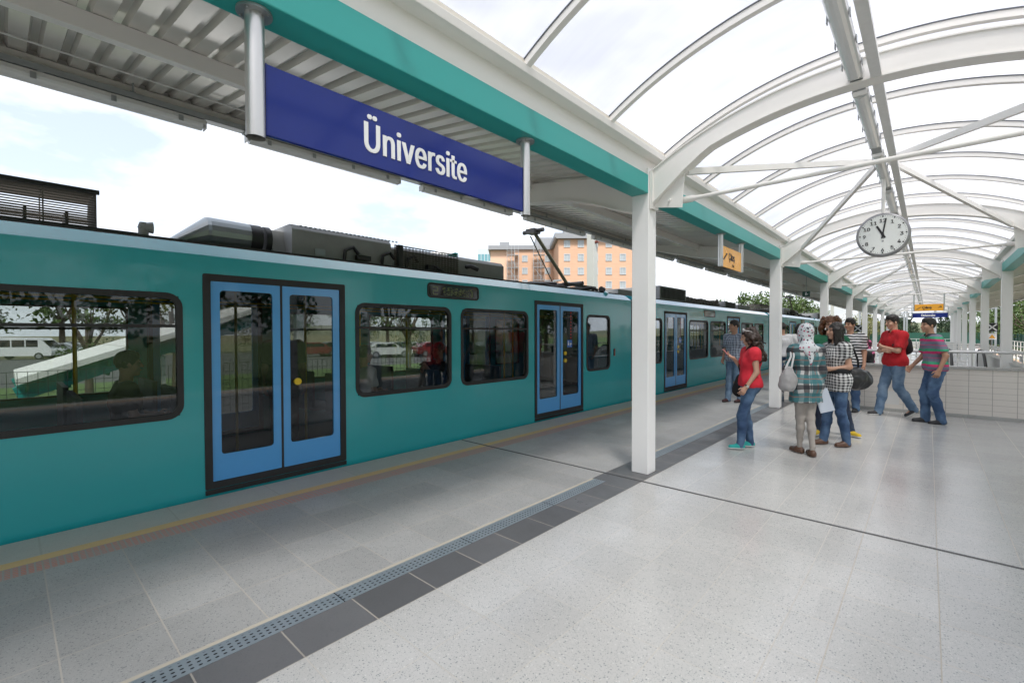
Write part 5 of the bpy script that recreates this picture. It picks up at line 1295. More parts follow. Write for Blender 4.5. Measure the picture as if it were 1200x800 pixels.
def pattern(name, kind):
    m, t, bs = new_mat(name); tc = node(t, 'ShaderNodeTexCoord'); sp = node(t, 'ShaderNodeSeparateXYZ'); t.links.new(tc.outputs['Object'], sp.inputs[0])
    wn = node(t, 'ShaderNodeTexNoise', i_Scale=5.0, i_Detail=2.0); t.links.new(tc.outputs['Object'], wn.inputs['Vector'])
    wz = math_n(t, 'MULTIPLY', math_n(t, 'SUBTRACT', wn.outputs[0], .5), .05)
    Z = math_n(t, 'ADD', sp.outputs[2], wz)
    U = math_n(t, 'ADD', math_n(t, 'MULTIPLY', math_n(t, 'ARCTAN2', sp.outputs[1], sp.outputs[0]), .15), wz)
    def band(c, pitch, frac, off=0.0): return math_n(t, 'LESS_THAN', math_n(t, 'FRACT', math_n(t, 'ADD', math_n(t, 'DIVIDE', c, pitch), off)), frac)
    if kind == 'plaid':      # teal, white, black, with thin ochre lines
        c = mixc(t, 0.0, (.50, .50, .49), (0, 0, 0))
        for Cc in (U, Z):
            c = mixc(t, math_n(t, 'MULTIPLY', band(Cc, .23, .46), .78), c, (.015, .13, .15))
            c = mixc(t, math_n(t, 'MULTIPLY', band(Cc, .23, .26, .34), .8), c, (.012, .012, .02))
            c = mixc(t, math_n(t, 'MULTIPLY', band(Cc, .23, .05, .78), .65), c, (.30, .12, .08))
    elif kind == 'gingham':
        a = math_n(t, 'ADD', band(U, .038, .5), band(Z, .038, .5)); c = mixc(t, math_n(t, 'MULTIPLY', a, .5), (.68, .68, .67), (.015, .015, .02))
    elif kind == 'checks':
        a = math_n(t, 'ADD', band(U, .055, .32), band(Z, .055, .32)); c = mixc(t, math_n(t, 'MULTIPLY', a, .42), (.30, .34, .42), (.03, .035, .06)); c = mixc(t, math_n(t, 'MULTIPLY', band(U, .055, .1, .5), .6), c, (.6, .6, .62))
    elif kind == 'bw': c = mixc(t, band(Z, .055, .5), (.015, .015, .018), (.66, .66, .66))
    elif kind == 'fine': c = mixc(t, band(Z, .03, .25), (.62, .62, .62), (.35, .36, .42))
    elif kind == 'multi':
        c = mixc(t, band(Z, .21, .333), (.56, .03, .15), (.16, .16, .22)); c = mixc(t, band(Z, .21, .17, .33), c, (.56, .03, .15)); c = mixc(t, band(Z, .21, .20, .165), c, (.04, .33, .18)); c = mixc(t, band(Z, .21, .28, .62), c, (.16, .16, .22))
    elif kind == 'scarf':
        v = node(t, 'ShaderNodeTexVoronoi', i_Scale=40.0); t.links.new(tc.outputs['Object'], v.inputs['Vector']); sc2 = node(t, 'ShaderNodeSeparateColor'); t.links.new(v.outputs['Color'], sc2.inputs[0])
        f = math_n(t, 'MULTIPLY', math_n(t, 'GREATER_THAN', sc2.outputs[0], .5), math_n(t, 'LESS_THAN', v.outputs['Distance'], .45))
        c = mixc(t, f, (.60, .64, .66), mixc(t, math_n(t, 'GREATER_THAN', sc2.outputs[1], .5), (.40, .06, .13), (.03, .03, .05)))
    elif kind == 'pinkscarf':
        v = node(t, 'ShaderNodeTexVoronoi', i_Scale=26.0); t.links.new(tc.outputs['Object'], v.inputs['Vector']); sc2 = node(t, 'ShaderNodeSeparateColor'); t.links.new(v.outputs['Color'], sc2.inputs[0])
        c = mixc(t, math_n(t, 'GREATER_THAN', sc2.outputs[0], .5), (.05, .01, .02), (.50, .10, .22))
    t.links.new(c, bs.inputs['Base Color']); bs.inputs['Roughness'].default_value = .8
    bp = node(t, 'ShaderNodeBump', i_Strength=.35, i_Distance=.01); n3 = node(t, 'ShaderNodeTexNoise', i_Scale=13.0, i_Detail=3.0); t.links.new(tc.outputs['Object'], n3.inputs['Vector']); t.links.new(n3.outputs[0], bp.inputs['Height']); t.links.new(bp.outputs[0], bs.inputs['Normal'])
    return m
c_plaid = pattern('plaid_teal', 'plaid'); c_ging = pattern('gingham', 'gingham'); c_check = pattern('blue_checks', 'checks'); c_bw = pattern('black_white_stripes', 'bw'); c_fine = pattern('white_fine_stripes', 'fine'); c_multi = pattern('magenta_grey_green_stripes', 'multi'); c_scarf = pattern('floral_scarf', 'scarf'); c_pink = pattern('pink_black_scarf', 'pinkscarf')
s_teal = cloth('teal_canvas', (.03, .36, .33)); s_brown = mat('brown_leather', (.10, .05, .03), .45); s_black = mat('black_shoe', (.015, .015, .017), .5); s_yel = cloth('yellow_canvas', (.62, .42, .03)); s_sole = mat('white_sole', (.6, .6, .58), .6); s_dred = mat('dark_red_shoe', (.05, .015, .015), .5)

BASE = dict(pelvis=(0, 0, .95), chest=(0, 0, 1.27), neck=(-.005, 0, 1.455), head=(.02, 0, 1.625),
    hipL=(0, .085, .91), hipR=(0, -.085, .91), kneeL=(.025, .09, .49), kneeR=(.025, -.09, .49), ankL=(-.02, .095, .085), ankR=(-.02, -.095, .085),
    shL=(-.005, .172, 1.40), shR=(-.005, -.172, 1.40), elL=(-.03, .215, 1.12), elR=(-.03, -.215, 1.12), wrL=(.05, .23, .885), wrR=(.05, -.23, .885))
def person(label, loc, heading, H=1.75, J={}, fem=False, shirt=c_red, trousers=j_dark, shoe=s_black, sole=s_sole, hair='short', hairm=m_hair, skin=m_skin, sleeve=.75, hem=.90, headyaw=0, headpitch=0,
           footL=(0, 0), footR=(0, 0), scarf=None, coarse=.0155, belt=False, collar=False, under=None, seed=1, curlL=.6, curlR=.6, lowleg=1.08, slim=0.0, handL=None, handR=None, flare=0.0):
    root = thing('person', label, 'person', loc, R(heading)); s = H/1.75
    P = {k: np.array(J.get(k, v), float)*s for k, v in BASE.items()}
    sc_ = s
    wq = .93 if fem else 1.0
    if fem:
        for a in ('shL', 'shR', 'elL', 'elR'): P[a][1] *= .90
    def torso(f, o, ph=0):
        pe, ch, nk = P['pelvis'], P['chest'], P['neck']; lat = lambda w: np.array([0, w*s, 0])
        hipw, waistw, chw = (.082, .045, .072) if fem else (.072, .062, .092)
        f.cone(pe-lat(hipw), pe+lat(hipw), (.108+o)*s, k=.05, ph=ph)
        wst = lerp(pe, ch, .45); f.cone(wst-lat(waistw), wst+lat(waistw), ((.088 if fem else .098)+o)*s, k=.07, ph=ph)
        f.cone(ch-lat(chw), ch+lat(chw), ((.098 if fem else .108)+o)*s, k=.07, ph=ph)
        f.cone(lerp(pe, ch, .2), lerp(ch, nk, .1), (.095+o)*s, k=.06, ph=ph)
        for a in ('L', 'R'):
            f.cone(lerp(nk, P['sh'+a], .15)-np.array([0, 0, .035*s]), P['sh'+a]-np.array([0, 0, .01]), (.052+o)*s, (.056+o)*s, k=.05, ph=ph)
            f.cone(P['sh'+a]-np.array([0, 0, .02*s]), lerp(ch, P['sh'+a], .3), (.06+o)*s, (.08+o)*s, k=.05, ph=ph)
        if fem:
            for y in (-.062, .062): f.ell(ch+np.array([.075*s, y*s, -.01*s]), np.array([.06, .058, .06])*s*(1+o*4), k=.03, ph=ph)
        # buttocks
        for y in (-.06, .06): f.ell(pe+np.array([-.045*s, y*s, -.045*s]), np.array([.085, .075, .09])*s*(1+o*5), k=.05, ph=ph)
    def arm(f, a, o, frac=2.0, ph=0, taper=1.0):
        S_, E, Wp = P['sh'+a], P['el'+a], P['wr'+a]; w = wq
        if frac <= 1: f.cone(S_, lerp(S_, E, frac), (.050*w+o)*s, (.044*w+o*taper)*s, k=.03, clip=1.0, ph=ph)
        else:
            f.cone(S_, E, (.050*w+o)*s, (.038*w+o)*s, k=.03, ph=ph); f.cone(E, lerp(E, Wp, min(1, frac-1)), (.040*w+o)*s, (.026*w+o)*s, k=.02, clip=1.0 if o > .005 else None, ph=ph)
    def legs(f, o, end=1.0, ph=0):
        for a in ('L', 'R'):
            h_, k_, n_ = P['hip'+a], P['knee'+a], P['ank'+a]
            f.cone(h_, k_, (.083+o)*s, (.055+o)*s, k=.03, ph=ph); mid = lerp(k_, n_, .35)-np.array([.012, 0, 0])
            f.cone(k_, mid, (.053+o)*s, (.053+o)*s, k=.03, ph=ph); f.cone(mid, lerp(k_, n_, end), (.052+o)*s, (.036+o*1.5)*s, k=.03, ph=ph)
    # --- skin
    f = Field(coarse); torso(f, 0)
    f.cone(P['neck']-np.array([0, 0, .05*s]), lerp(P['neck'], P['head'], .7), .056*wq*s, .05*wq*s, k=.03)
    for a in ('L', 'R'): arm(f, a, 0)
    legs(f, -.012)
    for a, ft in (('L', footL), ('R', footR)):
        n_ = P['ank'+a]; yw = ft[0]; pt_ = R(ft[1]); d = np.array([math.cos(R(yw))*math.cos(pt_), math.sin(R(yw))*math.cos(pt_), -math.sin(pt_)]); f.cone(n_-np.array([0, 0, .03*s]), n_+d*.10*s-np.array([0, 0, .045*s]), .026*s, .022*s, k=.02)
    parts = [f.mesh()]
    # --- head with a face
    hy, hp = R(headyaw), R(headpitch); M = np.array(Matrix.Rotation(hy, 3, 'Z') @ Matrix.Rotation(hp, 3, 'Y')); hc = P['head']
    hs = .97*s if not fem else .95*s
    def hp_(x, y, z): return hc + M @ (np.array([x, y, z])*hs)
    f = Field(.0058)
    f.ell(hp_(-.012, 0, .026), np.array([.094, .074, .092])*hs, M, k=.01); f.ell(hp_(.018, 0, -.036), np.array([.070, .056, .084])*hs, M, k=.025)
    f.ell(hp_(.066, 0, -.098), np.array([.022, .024, .02])*hs, M, k=.02)
    f.cone(hp_(.090, 0, .018), hp_(.108, 0, -.024), .008*hs, .0125*hs, k=.012)
    for y in (-1, 1):
        f.cone(hp_(.082, y*.012, .036), hp_(.068, y*.045, .036), .011*hs, .010*hs, k=.012); f.ell(hp_(.056, y*.038, -.03), np.array([.03, .026, .03])*hs, M, k=.02)
        f.ell(hp_(.100, y*.031, .012), np.array([.015, .019, .013])*hs, M, k=.012, neg=True, ph=1)
        f.ell(hp_(-.004, y*.076, -.004), np.array([.020, .009, .030])*hs, M, k=.006, ph=2); f.ell(hp_(.100, y*.011, -.030), np.array([.008, .008, .006])*hs, M, k=.008, ph=2)
    f.cone(hp_(.086, -.018, -.058), hp_(.086, .018, -.058), .0085*hs, k=.008, ph=2); f.cone(hp_(.084, -.015, -.068), hp_(.084, .015, -.068), .008*hs, k=.008, ph=2)
    f.cone(hp_(-.02, 0, -.06), lerp(P['neck'], hc, .15), .05*wq*s, .052*wq*s, k=.03)
    parts.append(f.mesh())
    # --- hands with five fingers
    for a, curl, hd in (('L', curlL, handL), ('R', curlR, handR)):
        E, Wp = P['el'+a], P['wr'+a]; d = unit(Wp-E) if hd is None else unit(np.array(hd[0], float)); sg = 1 if a == 'L' else -1
        nrm = np.array([0, -sg, 0.]) if hd is None else np.array(hd[1], float)      # palm side
        nrm = unit(nrm-d*(nrm@d)); side = np.cross(d, nrm); 
        # side direction with the thumb forward
        if side[0] < 0 and hd is None: side = -side
        if hd is not None and len(hd) > 2 and hd[2]: side = -side
        hsz = s*(.93 if fem else 1.0); f = Field(.005)
        f.cone(lerp(E, Wp, .85), Wp, .0285*wq*s, .026*wq*s, k=.01)
        for q in (-1, 0, 1): f.cone(Wp+side*q*.010*hsz, Wp+(d*.082+side*q*.026)*hsz, .018*hsz, .0145*hsz, k=.016)
        for q, ln in ((0, .074), (1, .082), (2, .077), (3, .060)):
            b0 = Wp+(d*.080+side*(.031-.0205*q))*hsz; c1 = curl*1.0; d1 = unit(d*math.cos(c1*.8)+nrm*math.sin(c1*.8)+side*(.10-.07*q)); d2 = unit(d*math.cos(c1*1.9)+nrm*math.sin(c1*1.9))
            b1 = b0+d1*ln*.52*hsz; f.cone(b0, b1, .0092*hsz, .0085*hsz, k=.004); f.cone(b1, b1+d2*ln*.48*hsz, .0085*hsz, .007*hsz, k=.004)
        t0 = Wp+(d*.028+side*.024)*hsz; t1 = t0+unit(d*.65+side*.75+nrm*.35)*.040*hsz; f.cone(t0, t1, .013*hsz, .0105*hsz, k=.008); f.cone(t1, t1+unit(d*.95+side*.25+nrm*.45)*.034*hsz, .0105*hsz, .008*hsz, k=.005)
        parts.append(f.mesh())
    body = np_obj('body', parts, skin, root)
    # eyes, brows, lips
    mb = MB()
    for y in (-1, 1):
        c = hp_(.0835, y*.031, .0115); vs = []; fs = []
        for i in range(5):
            for j in range(8): th, ph_ = math.pi*i/4, 2*math.pi*j/8; vs.append(c+M@(np.array([.0075*math.cos(th), .013*math.sin(th)*math.cos(ph_), .0058*math.sin(th)*math.sin(ph_)])*hs))
        for i in range(4):
            for j in range(8): fs.append((i*8+j, i*8+(j+1) % 8, (i+1)*8+(j+1) % 8, (i+1)*8+j))
        mb.add(vs, fs, 0, True)
        mb.tube([hp_(.090, y*.014, .039), hp_(.085, y*.030, .044), hp_(.072, y*.046, .038)], .0045*hs, 6)
    mb.build('eyes_and_brows', m_eye, root)
    mb = MB(); mb.tube([hp_(.0905, -.020, -.062), hp_(.0965, -.006, -.0605), hp_(.0965, .006, -.0605), hp_(.0905, .020, -.062)], [.003*hs, .0062*hs, .0062*hs, .003*hs], 8); mb.build('lips', m_lips, root)
    # --- hair or scarf
    rng = random.Random(seed)
    if scarf is None:
        f = Field(.008 if hair != 'curly' else .010)
        if hair == 'short': f.ell(hp_(-.014, 0, .040), np.array([.106, .086, .103])*hs, M, k=.01); f.ell(hp_(.02, .01, .095), np.array([.07, .06, .04])*hs, M, k=.02)
        else: f.ell(hp_(-.018, 0, .030), np.array([.104, .088, .106])*hs, M, k=.01)
        n0 = M @ np.array([.745, 0, -.667]); f.plane(hp_(0, 0, -.034) if hair == 'short' else hp_(.012, 0, -.034), n0, ph=1)
        if hair == 'short': f.plane(hp_(0, 0, -.062), M @ np.array([0, 0, -1.]), ph=1)
        if hair == 'straight':
            for y, x0, x1, zz in ((-.05, -.05, -.08, -.30), (.05, -.05, -.08, -.30), (0, -.07, -.09, -.31), (.072, -.0, -.03, -.26), (-.072, -.0, -.03, -.26), (.066, .035, .03, -.20), (-.066, .035, .03, -.20)):
                f.cone(hp_(x0, y, .02), hp_(x1, y*1.12, zz), .036*hs, .024*hs, k=.02, ph=2)
        if hair == 'curly':
            for q in range(190):
                an = rng.uniform(-2.45, 2.45)+math.pi; z = rng.uniform(-.40, .11); rr = .078+.048*math.sin(min(1, (.12-z)/.28)*2.1)
                x, y = rr*math.cos(an)*.95-.02, rr*math.sin(an)*1.05
                if x > .045 and z < .07: continue
                f.ell(hp_(x, y, z), np.array([1, 1, 1.2])*rng.uniform(.020, .034)*hs, None, k=.006, ph=2)
        np_obj('hair', [f.mesh()], hairm, root, .006 if hair != 'curly' else .009, (45, 45, 22), seed)
    else:
        f = Field(.009)
        f.ell(hp_(-.016, 0, .028), np.array([.108, .092, .108])*hs, M, k=.02); f.ell(hp_(.005, 0, -.05), np.array([.085, .078, .09])*hs, M, k=.03)
        f.cone(hp_(-.02, 0, -.06), P['neck']+np.array([0, 0, -.01]), .08*s, .09*s, k=.04); f.ell(P['neck']+np.array([-.01, 0, -.05*s]), np.array([.12, .155, .075])*s, None, k=.04)
        f.cone(P['neck']+np.array([-.06, .0, -.03])*s, P['neck']+np.array([-.12, .0, -.24])*s, .075*s, .02*s, k=.05)
        f.ell(hp_(.12, 0, -.012), np.array([.062, .050, .070])*hs, M, k=.01, neg=True, ph=1)
        np_obj('headscarf', [f.mesh()], scarf, root, .010, (14, 14, 9), seed)
    # --- trousers
    f = Field(coarse); pe = P['pelvis']
    f.cone(pe-np.array([0, (.082 if fem else .072)*s, 0]), pe+np.array([0, (.082 if fem else .072)*s, 0]), .117*s, k=.05)
    for y in (-.06, .06): f.ell(pe+np.array([-.045*s, y*s, -.045*s]), np.array([.093, .083, .098])*s, k=.05)
    legs(f, (.011 if fem else .018)-slim, lowleg)
    tr = np_obj('trousers', [f.mesh()], trousers, root, .009, (14, 14, 11), seed)
    # --- shirt
    o = .017; f = Field(coarse); torso(f, o)
    if hem < .86: f.cone((P['pelvis']+np.array([0, -.06*s, 0])), (P['pelvis']*1.0+np.array([0, -.07*s, -.95*s+hem*s])), (.124+flare)*s, (.130+flare)*s, k=.05); f.cone((P['pelvis']+np.array([0, .06*s, 0])), (P['pelvis']+np.array([0, .07*s, -.95*s+hem*s])), (.118+flare)*s, (.125+flare)*s, k=.05)
    f.cone(P['pelvis']-np.array([.01*s, (.078 if fem else .07)*s, 0]), P['pelvis']+np.array([-.01*s, (.078 if fem else .07)*s, 0]), (.127 if fem else .137)*s, k=.05)
    f.plane((0, 0, hem*s), (0, 0, -1), ph=1)
    f.cone(P['neck']+np.array([.0, 0, -.02*s]), P['neck']+np.array([.0, 0, .1*s]), .062*wq*s, k=.01, neg=True, ph=1)
    for a in ('L', 'R'): arm(f, a, .019 if sleeve <= 1 else .016, sleeve, ph=2, taper=1.3)
    np_obj('shirt', [f.mesh()], shirt, root, .009, (15, 15, 10), seed+4)
    if collar is not False and collar is not None:
        mb = MB(); nk = P['neck']; rr = .066*s
        pts = [nk+np.array([math.cos(a)*rr*1.02, math.sin(a)*rr, (.0 if abs(a) > .6 else -.025)*s + .006]) for a in [R(q) for q in range(20, 341, 20)]]
        vs = []; 
        for p_ in pts: c = np.array([nk[0], nk[1], p_[2]]); dv = unit(p_-c); vs += [tuple(p_+np.array([0, 0, .022*s])-dv*.006), tuple(p_+dv*.022*s-np.array([0, 0, .012*s])), tuple(p_+dv*.028*s-np.array([0, 0, .008*s])), tuple(p_+dv*.003+np.array([0, 0, .028*s]))]
        n = len(pts); mb.add(vs, [(4*i+e, 4*i+(e+1) % 4, 4*i+4+(e+1) % 4, 4*i+4+e) for i in range(n-1) for e in range(4)], 0, True); mb.build('collar', collar, root)
    if belt:
        f = Field(.012); wst = lerp(P['pelvis'], P['chest'], .40); f.cone(wst-np.array([0, .05*s, 0]), wst+np.array([0, .05*s, 0]), (.150)*s, k=.02); f.plane(wst+np.array([0, 0, .035]), (0, 0, 1), ph=1); f.plane(wst-np.array([0, 0, .035]), (0, 0, -1), ph=1); np_obj('belt', [f.mesh()], c_black, root)
    if under is not None:
        f = Field(.012); 
        for a in ('R', 'L'): arm(f, a, .009, 1.92)
        np_obj('under_sleeve', [f.mesh()], under, root, .005)
    # --- shoes
    for a, ft in (('L', footL), ('R', footR)):
        n_ = P['ank'+a]; yw, pt = R(ft[0]), R(ft[1]); Mf = np.array(Matrix.Rotation(yw, 3, 'Z') @ Matrix.Rotation(pt, 3, 'Y'))
        g = lambda x, y, z: n_ + Mf @ (np.array([x, y, z])*s*(1 if not fem else .9) ) + np.array([0, 0, 0])
        zb = -.083
        def shp(f, o=0.0):
            f.cone(g(-.035, 0, zb+.036), g(.035, 0, zb+.036), .036*s+o, .038*s+o, k=.02); f.cone(g(.035, 0, zb+.034), g(.145, 0, zb+.026), .040*s+o, .034*s+o, k=.03)
            f.cone(g(-.025, 0, zb+.05), g(.02, 0, zb+.062), .034*s+o, .034*s+o, k=.02)
        f = Field(.009); shp(f); f.plane(g(0, 0, zb+.012), Mf @ np.array([0, 0, -1.]), ph=1); sh_ = np_obj('shoe', [f.mesh()], shoe, root)
        f = Field(.009); shp(f, .006); f.plane(g(0, 0, zb), Mf @ np.array([0, 0, -1.]), ph=1); f.plane(g(0, 0, zb+.022), Mf @ np.array([0, 0, 1.]), ph=1); np_obj('sole', [f.mesh()], sole, sh_)
    return root, P
def wpt(root, p):
    a = root.rotation_euler.z; c, s_ = math.cos(a), math.sin(a); return Vector((root.location.x+c*p[0]-s_*p[1], root.location.y+s_*p[0]+c*p[1], root.location.z+p[2]))

# woman in red T-shirt
r1, P1 = person('woman in a red T-shirt with long dark curly hair looking at her phone', (-1.83, 6.65, 0), 214, 1.62, dict(pelvis=(-.08, 0, .95), chest=(-.09, 0, 1.27), neck=(-.09, 0, 1.455), hipL=(-.08, .085, .91), hipR=(-.08, -.085, .91), kneeL=(.05, .09, .50), ankL=(.07, .085, .085), kneeR=(-.04, -.08, .49), ankR=(-.12, -.085, .085), shL=(-.09, .172, 1.40), shR=(-.09, -.172, 1.40), elL=(-.10, .225, 1.12), wrL=(.05, .235, .91), elR=(-.05, -.22, 1.13), wrR=(.10, -.14, 1.30), head=(-.06, 0, 1.62)),
    True, c_red, j_dark, s_teal, s_sole, 'curly', m_hairb, m_skin, .42, .90, headyaw=-12, headpitch=16, seed=3, handR=((.85, .1, .4), (0, .3, 1)), curlR=.7)
w1 = wpt(r1, P1['wrR'])
ph_ = thing('mobile_phone', 'pink and white mobile phone held by the woman in red', 'phone', tuple(w1+Vector((-.075, -.06, .075))), R(214)); mb = MB(); mb.obox((-.03, 0, -.045), (.045, 0, .045), .055, .012, up=(-.6, 0, .8)); mb.build('case', mat('phone_pink', (.7, .25, .25), .3), ph_, .003)
mb = MB(); mb.obox((-.024, 0, -.0385), (.038, 0, .037), .046, .0145, up=(-.6, 0, .8)); mb.build('screen', m_displ, ph_)
sg_ = thing('sunglasses', 'white-rimmed sunglasses pushed up on the curly hair of the woman in red', 'sunglasses', tuple(wpt(r1, P1['head']+np.array([.065, 0, .085]))), R(202)); mb = MB()
for y in (-.035, .035): mb.tube([(0, y+.026*math.cos(a), .02*math.sin(a)) for a in [6.283*k/12 for k in range(13)]], .005, 6)
for y in (-.064, .064): mb.tube([(0, y, 0), (-.10, y*1.15, -.02)], .004, 6)
mb.build('frame', m_signw, sg_); mb = MB(); [mb.disc((.001, y, 0), (1, 0, 0), .023, 14, .002) for y in (-.035, .035)]; mb.build('lens', m_displ, sg_)
def strap(mb, pts, r=.009): mb.tube(pts, r, 6)
bg1 = thing('shoulder_bag', 'black shoulder bag hanging in front of the woman in red', 'bag', tuple(wpt(r1, np.array([-.03, -.20, .84]))), R(214))
f = Field(.012); f.ell((0, 0, 0), (.085, .06, .15), k=.02); f.ell((.02, 0, -.08), (.09, .06, .10), k=.04); np_obj('pouch', [f.mesh()], c_black, bg1, .01)
mb = MB(); strap(mb, [(.0, 0, .10), (.05, .06, .25), (.05, .14, .38), (.0, .24, .50), (-.06, .31, .59), (-.13, .33, .605), (-.20, .32, .57)]); mb.build('strap', c_black, bg1)
wt = thing('wristwatch', 'silver wristwatch on the left wrist of the woman in red', 'watch', tuple(wpt(r1, P1['wrL']-(P1['wrL']-P1['elL'])*.08)), R(214)); mb = MB(); dv = Vector(tuple(unit(P1['wrL']-P1['elL']))); mb.tube([-dv*.008, dv*.008], .031, 16); mb.build('strap', s_black, wt); mb = MB(); mb.tube([Vector((0, .026, 0)), Vector((0, .036, 0))], .017, 16); mb.build('dial', m_alu, wt)

# woman with headscarf and plaid shirt, seen from behind
r2, P2 = person('woman seen from behind in a floral headscarf and long teal plaid shirt with grey trousers', (-1.155, 6.835, 0), 128, 1.67, dict(hipL=(0, .07, .91), hipR=(0, -.07, .91), ankL=(.06, .035, .085), kneeL=(.03, .05, .49), kneeR=(-.03, -.05, .49), ankR=(-.12, -.03, .085), elL=(.02, .25, 1.13), wrL=(.20, .10, 1.16), elR=(-.02, -.23, 1.12), wrR=(.07, -.23, .90)),
    True, c_plaid, m_grey_tr, s_brown, s_brown, scarf=c_scarf, skin=m_skin, slim=.015, sleeve=1.72, hem=.70, headyaw=20, seed=5, under=c_black, flare=.006, footL=(15, 0), footR=(-10, 0))
fo = thing('document_folder', 'pale grey folder held in the right hand of the plaid-shirted woman', 'folder', tuple(wpt(r2, P2['wrR']+np.array([.02, -.05, -.10]))), R(128)); mb = MB(); mb.obox((.02, .03, .06), (-.05, -.03, -.22), .24, .006, up=(.9, .3, -.3)); mb.build('cover', mat('folder_grey', (.42, .46, .52), .3), fo, .002)
bg2 = thing('shoulder_bag', 'soft pale grey handbag on the left shoulder of the plaid-shirted woman', 'bag', tuple(wpt(r2, np.array([-.11, .26, .98]))), R(128))
f = Field(.012); f.ell((0, 0, -.03), (.08, .10, .12), k=.02); f.ell((0, 0, .05), (.05, .06, .10), k=.05); f.ell((0, .02, -.10), (.07, .09, .06), k=.04); np_obj('pouch', [f.mesh()], mat('bag_grey_canvas', (.36, .35, .35), .7, bump=.5, bscale=12), bg2, .016, (12, 12, 8))
mb = MB(); strap(mb, [(0, -.03, .12), (.02, -.07, .28), (.09, -.10, .385), (.15, -.09, .36)], .012); strap(mb, [(0, .04, .12), (.03, -.04, .27), (.10, -.07, .385), (.15, -.07, .36)], .012); mb.build('handle', c_white, bg2)

# woman in gingham blouse
r3, P3 = person('woman with straight dark hair in a black and white gingham blouse with black belt', (-.93, 7.62, 0), 226, 1.69, dict(ankL=(-.09, .085, .085), kneeL=(.0, .09, .49), ankR=(.10, -.10, .085), kneeR=(.05, -.09, .49), elL=(-.04, .21, 1.13), wrL=(.17, .10, 1.10), elR=(.03, -.2, 1.14), wrR=(.22, -.05, 1.18)),
    True, c_ging, j_dark, s_brown, s_brown, 'straight', m_hair, m_skin, .55, .78, headyaw=-8, seed=7, belt=True)
bg3 = thing('shoulder_bag', 'big black leather shoulder bag carried behind the woman in gingham', 'bag', tuple(wpt(r3, np.array([-.25, .02, .93]))), R(226))
f = Field(.014); f.ell((-.03, 0, -.02), (.21, .12, .145), k=.02); f.ell((.03, 0, .08), (.13, .08, .08), k=.05); np_obj('pouch', [f.mesh()], mat('black_leather', (.014, .014, .015), .35, bump=.4, bscale=14), bg3, .016, (11, 11, 9))
mb = MB(); strap(mb, [(-.06, 0, .10), (0, .05, .25), (.14, .12, .45), (.24, .13, .50), (.30, .12, .42)], .013); strap(mb, [(.10, 0, .10), (.10, .06, .26), (.18, .12, .43), (.25, .13, .49)], .013); mb.build('handle', c_black, bg3)

# woman with auburn curly hair
r4, P4 = person('woman with reddish curly hair in a green top facing the group', (-1.10, 8.35, 0), 292, 1.80, dict(ankL=(-.02, .27, .085), kneeL=(.04, .16, .49), ankR=(.03, -.16, .085), kneeR=(.05, -.12, .49), elL=(.06, .20, 1.16), wrL=(.13, .06, 1.42), elR=(.0, -.21, 1.12), wrR=(.12, -.15, .93)),
    True, c_green, j_navy, s_yel, s_sole, 'curly', m_hairr, m_skin, .6, .90, headyaw=-14, headpitch=10, seed=11, footL=(30, 0), footR=(-25, 0))

# man in black and white stripes
r5, P5 = person('man in a black and white striped T-shirt standing behind the women', (-1.14, 11.15, 0), 262, 1.83, dict(), False, c_bw, j_dark, s_black, s_black, 'short', m_hair, m_skin2, .8, .88, headyaw=-18, seed=13)

# man in red polo, arms crossed, stepping
r6, P6 = person('man in a red polo shirt with crossed arms stepping to the left', (-.46, 11.10, 0), 216, 1.88, dict(pelvis=(.0, 0, .955), ankR=(.20, -.075, .085), kneeR=(.125, -.085, .50), ankL=(-.24, .075, .15), kneeL=(.0, .09, .50), shL=(.0, .18, 1.40), shR=(.0, -.18, 1.40), elL=(.10, .22, 1.13), wrL=(.205, -.02, 1.20), elR=(.10, -.22, 1.12), wrR=(.20, .02, 1.13), head=(.05, 0, 1.62), neck=(.01, 0, 1.455)),
    False, c_polo, j_light, s_black, s_sole, 'short', m_hair, m_skin, .82, .86, headyaw=6, headpitch=8, seed=17, footL=(0, 32), collar=c_polo, handL=((-.25, -1, .12), (-1, .2, 0)), handR=((-.15, 1, .05), (-1, -.2, 0)), curlL=.5, curlR=.4)
bp_ = thing('backpack', 'small black backpack behind the man in the red polo', 'backpack', tuple(wpt(r6, np.array([-.17, .03, 1.30]))), R(216))
f = Field(.014); f.ell((0, 0, 0), (.07, .13, .17), k=.02); f.ell((-.04, 0, -.06), (.05, .10, .09), k=.03); np_obj('pouch', [f.mesh()], c_black, bp_, .006); mb = MB()
for y in (-.10, .10): strap(mb, [(.05, y, .14), (.14, y*1.0, .215), (.25, y*1.05, .17), (.30, y*1.1, .0)], .012)
mb.build('strap', c_black, bp_)

# man in striped polo
r7, P7 = person('man in a magenta, grey and green striped polo looking over his shoulder', (.10, 10.62, 0), 200, 1.80, dict(pelvis=(.02, 0, .95), chest=(.04, 0, 1.27), neck=(.07, 0, 1.455), head=(.11, 0, 1.62), shL=(.06, .172, 1.40), shR=(.06, -.172, 1.40), hipL=(0, .085, .91), kneeL=(.07, .085, .50), ankL=(-.05, .07, .085), kneeR=(.115, -.08, .50), ankR=(.10, -.09, .085), elL=(-.03, .25, 1.13), wrL=(.05, .25, .90), elR=(.08, -.25, 1.11), wrR=(.24, -.22, .93)),
    False, c_multi, j_dark, s_black, s_black, 'short', m_hair, m_skin2, .8, .87, headyaw=18, seed=19, collar=c_dk, footL=(0, 6))

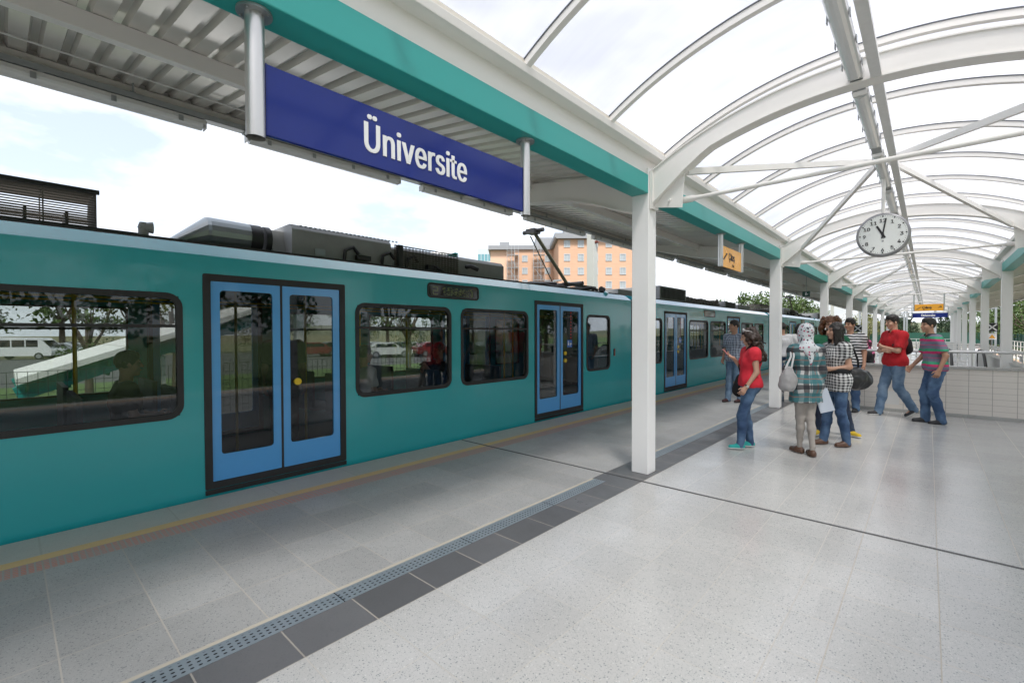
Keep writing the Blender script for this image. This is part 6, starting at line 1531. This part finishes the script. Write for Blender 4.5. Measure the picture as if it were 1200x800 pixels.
# man by the train
r8, P8 = person('man in a blue checked shirt and pale jeans standing near the train', (-3.22, 10.98, 0), 250, 1.83, dict(elL=(-.03, .235, 1.12), elR=(-.02, -.235, 1.12), wrR=(.10, -.20, .92), ankL=(-.06, .10, .085), ankR=(.08, -.09, .085)), False, c_check, j_light, s_dred, s_black, 'short', m_hair, m_skin2, .82, .87, headyaw=-24, seed=23)
# people beyond the parapet
r9, _ = person('dark-haired person in a white striped top beyond the parapet, seen from behind', (-2.82, 13.6, 0), 140, 1.80, dict(), False, c_fine, j_dark, s_black, s_black, 'short', m_hair, m_skin2, .8, .9, seed=29, coarse=.02)
r10, _ = person('second dark-haired person in a pale top beyond the parapet, partly hidden', (-2.62, 14.6, 0), 120, 1.80, dict(), True, c_white, j_dark, s_black, s_black, 'straight', m_hair, m_skin, .7, .9, seed=31, coarse=.02)
r11, _ = person('woman in a pink and black headscarf and black top standing in the stairwell', (-.98, 12.55, -.2), 190, 1.60, dict(), True, c_black, c_black, s_black, s_black, scarf=c_pink, skin=m_skin, sleeve=1.9, hem=.7, seed=37, coarse=.02)
# passengers
SIT = dict(pelvis=(0, 0, .55), chest=(-.02, 0, .88), neck=(-.02, 0, 1.065), head=(.01, 0, 1.235), hipL=(.02, .09, .53), hipR=(.02, -.09, .53), kneeL=(.43, .10, .52), kneeR=(.43, -.10, .52), ankL=(.42, .10, .085), ankR=(.42, -.10, .085), shL=(-.02, .17, 1.01), shR=(-.02, -.17, 1.01), elL=(.02, .22, .74), elR=(.02, -.22, .74), wrL=(.24, .12, .70), wrR=(.24, -.12, .70))
person('seated passenger in a white T-shirt at the middle train window', (-5.72, 3.30, .03), 92, 1.75, SIT, False, c_white, j_dark, s_black, s_black, 'short', m_hair, m_skin2, .75, .55, seed=41, coarse=.02)
S2 = dict(SIT); S2.update(elL=(.14, .2, .78), wrL=(.26, .05, .98), elR=(.14, -.2, .80), wrR=(.30, -.02, .96))
person('seated passenger in a dark shirt facing left at the middle train window', (-5.75, 4.62, .03), 268, 1.76, S2, False, c_dk, j_navy, s_black, s_black, 'short', m_hair, m_skin2, .75, .55, seed=43, coarse=.02)
person('dark seated passenger behind the right part of the leftmost train window', (-5.8, .80, .03), 88, 1.74, SIT, False, c_dk, j_navy, s_black, s_black, 'short', m_hair, m_skin2, .75, .55, seed=47, coarse=.022)
person('standing passenger in dark clothes behind the right leaf of the nearest train door', (-6.0, 2.35, .03), 150, 1.72, dict(), False, c_dk, j_navy, s_black, s_black, 'short', m_hair, m_skin2, .8, .88, seed=53, coarse=.022)
person('standing passenger in dark clothes behind the second train door', (-6.1, 7.5, .03), 230, 1.76, dict(), False, c_dk, j_navy, s_black, s_black, 'short', m_hair, m_skin2, .8, .88, seed=59, coarse=.022)
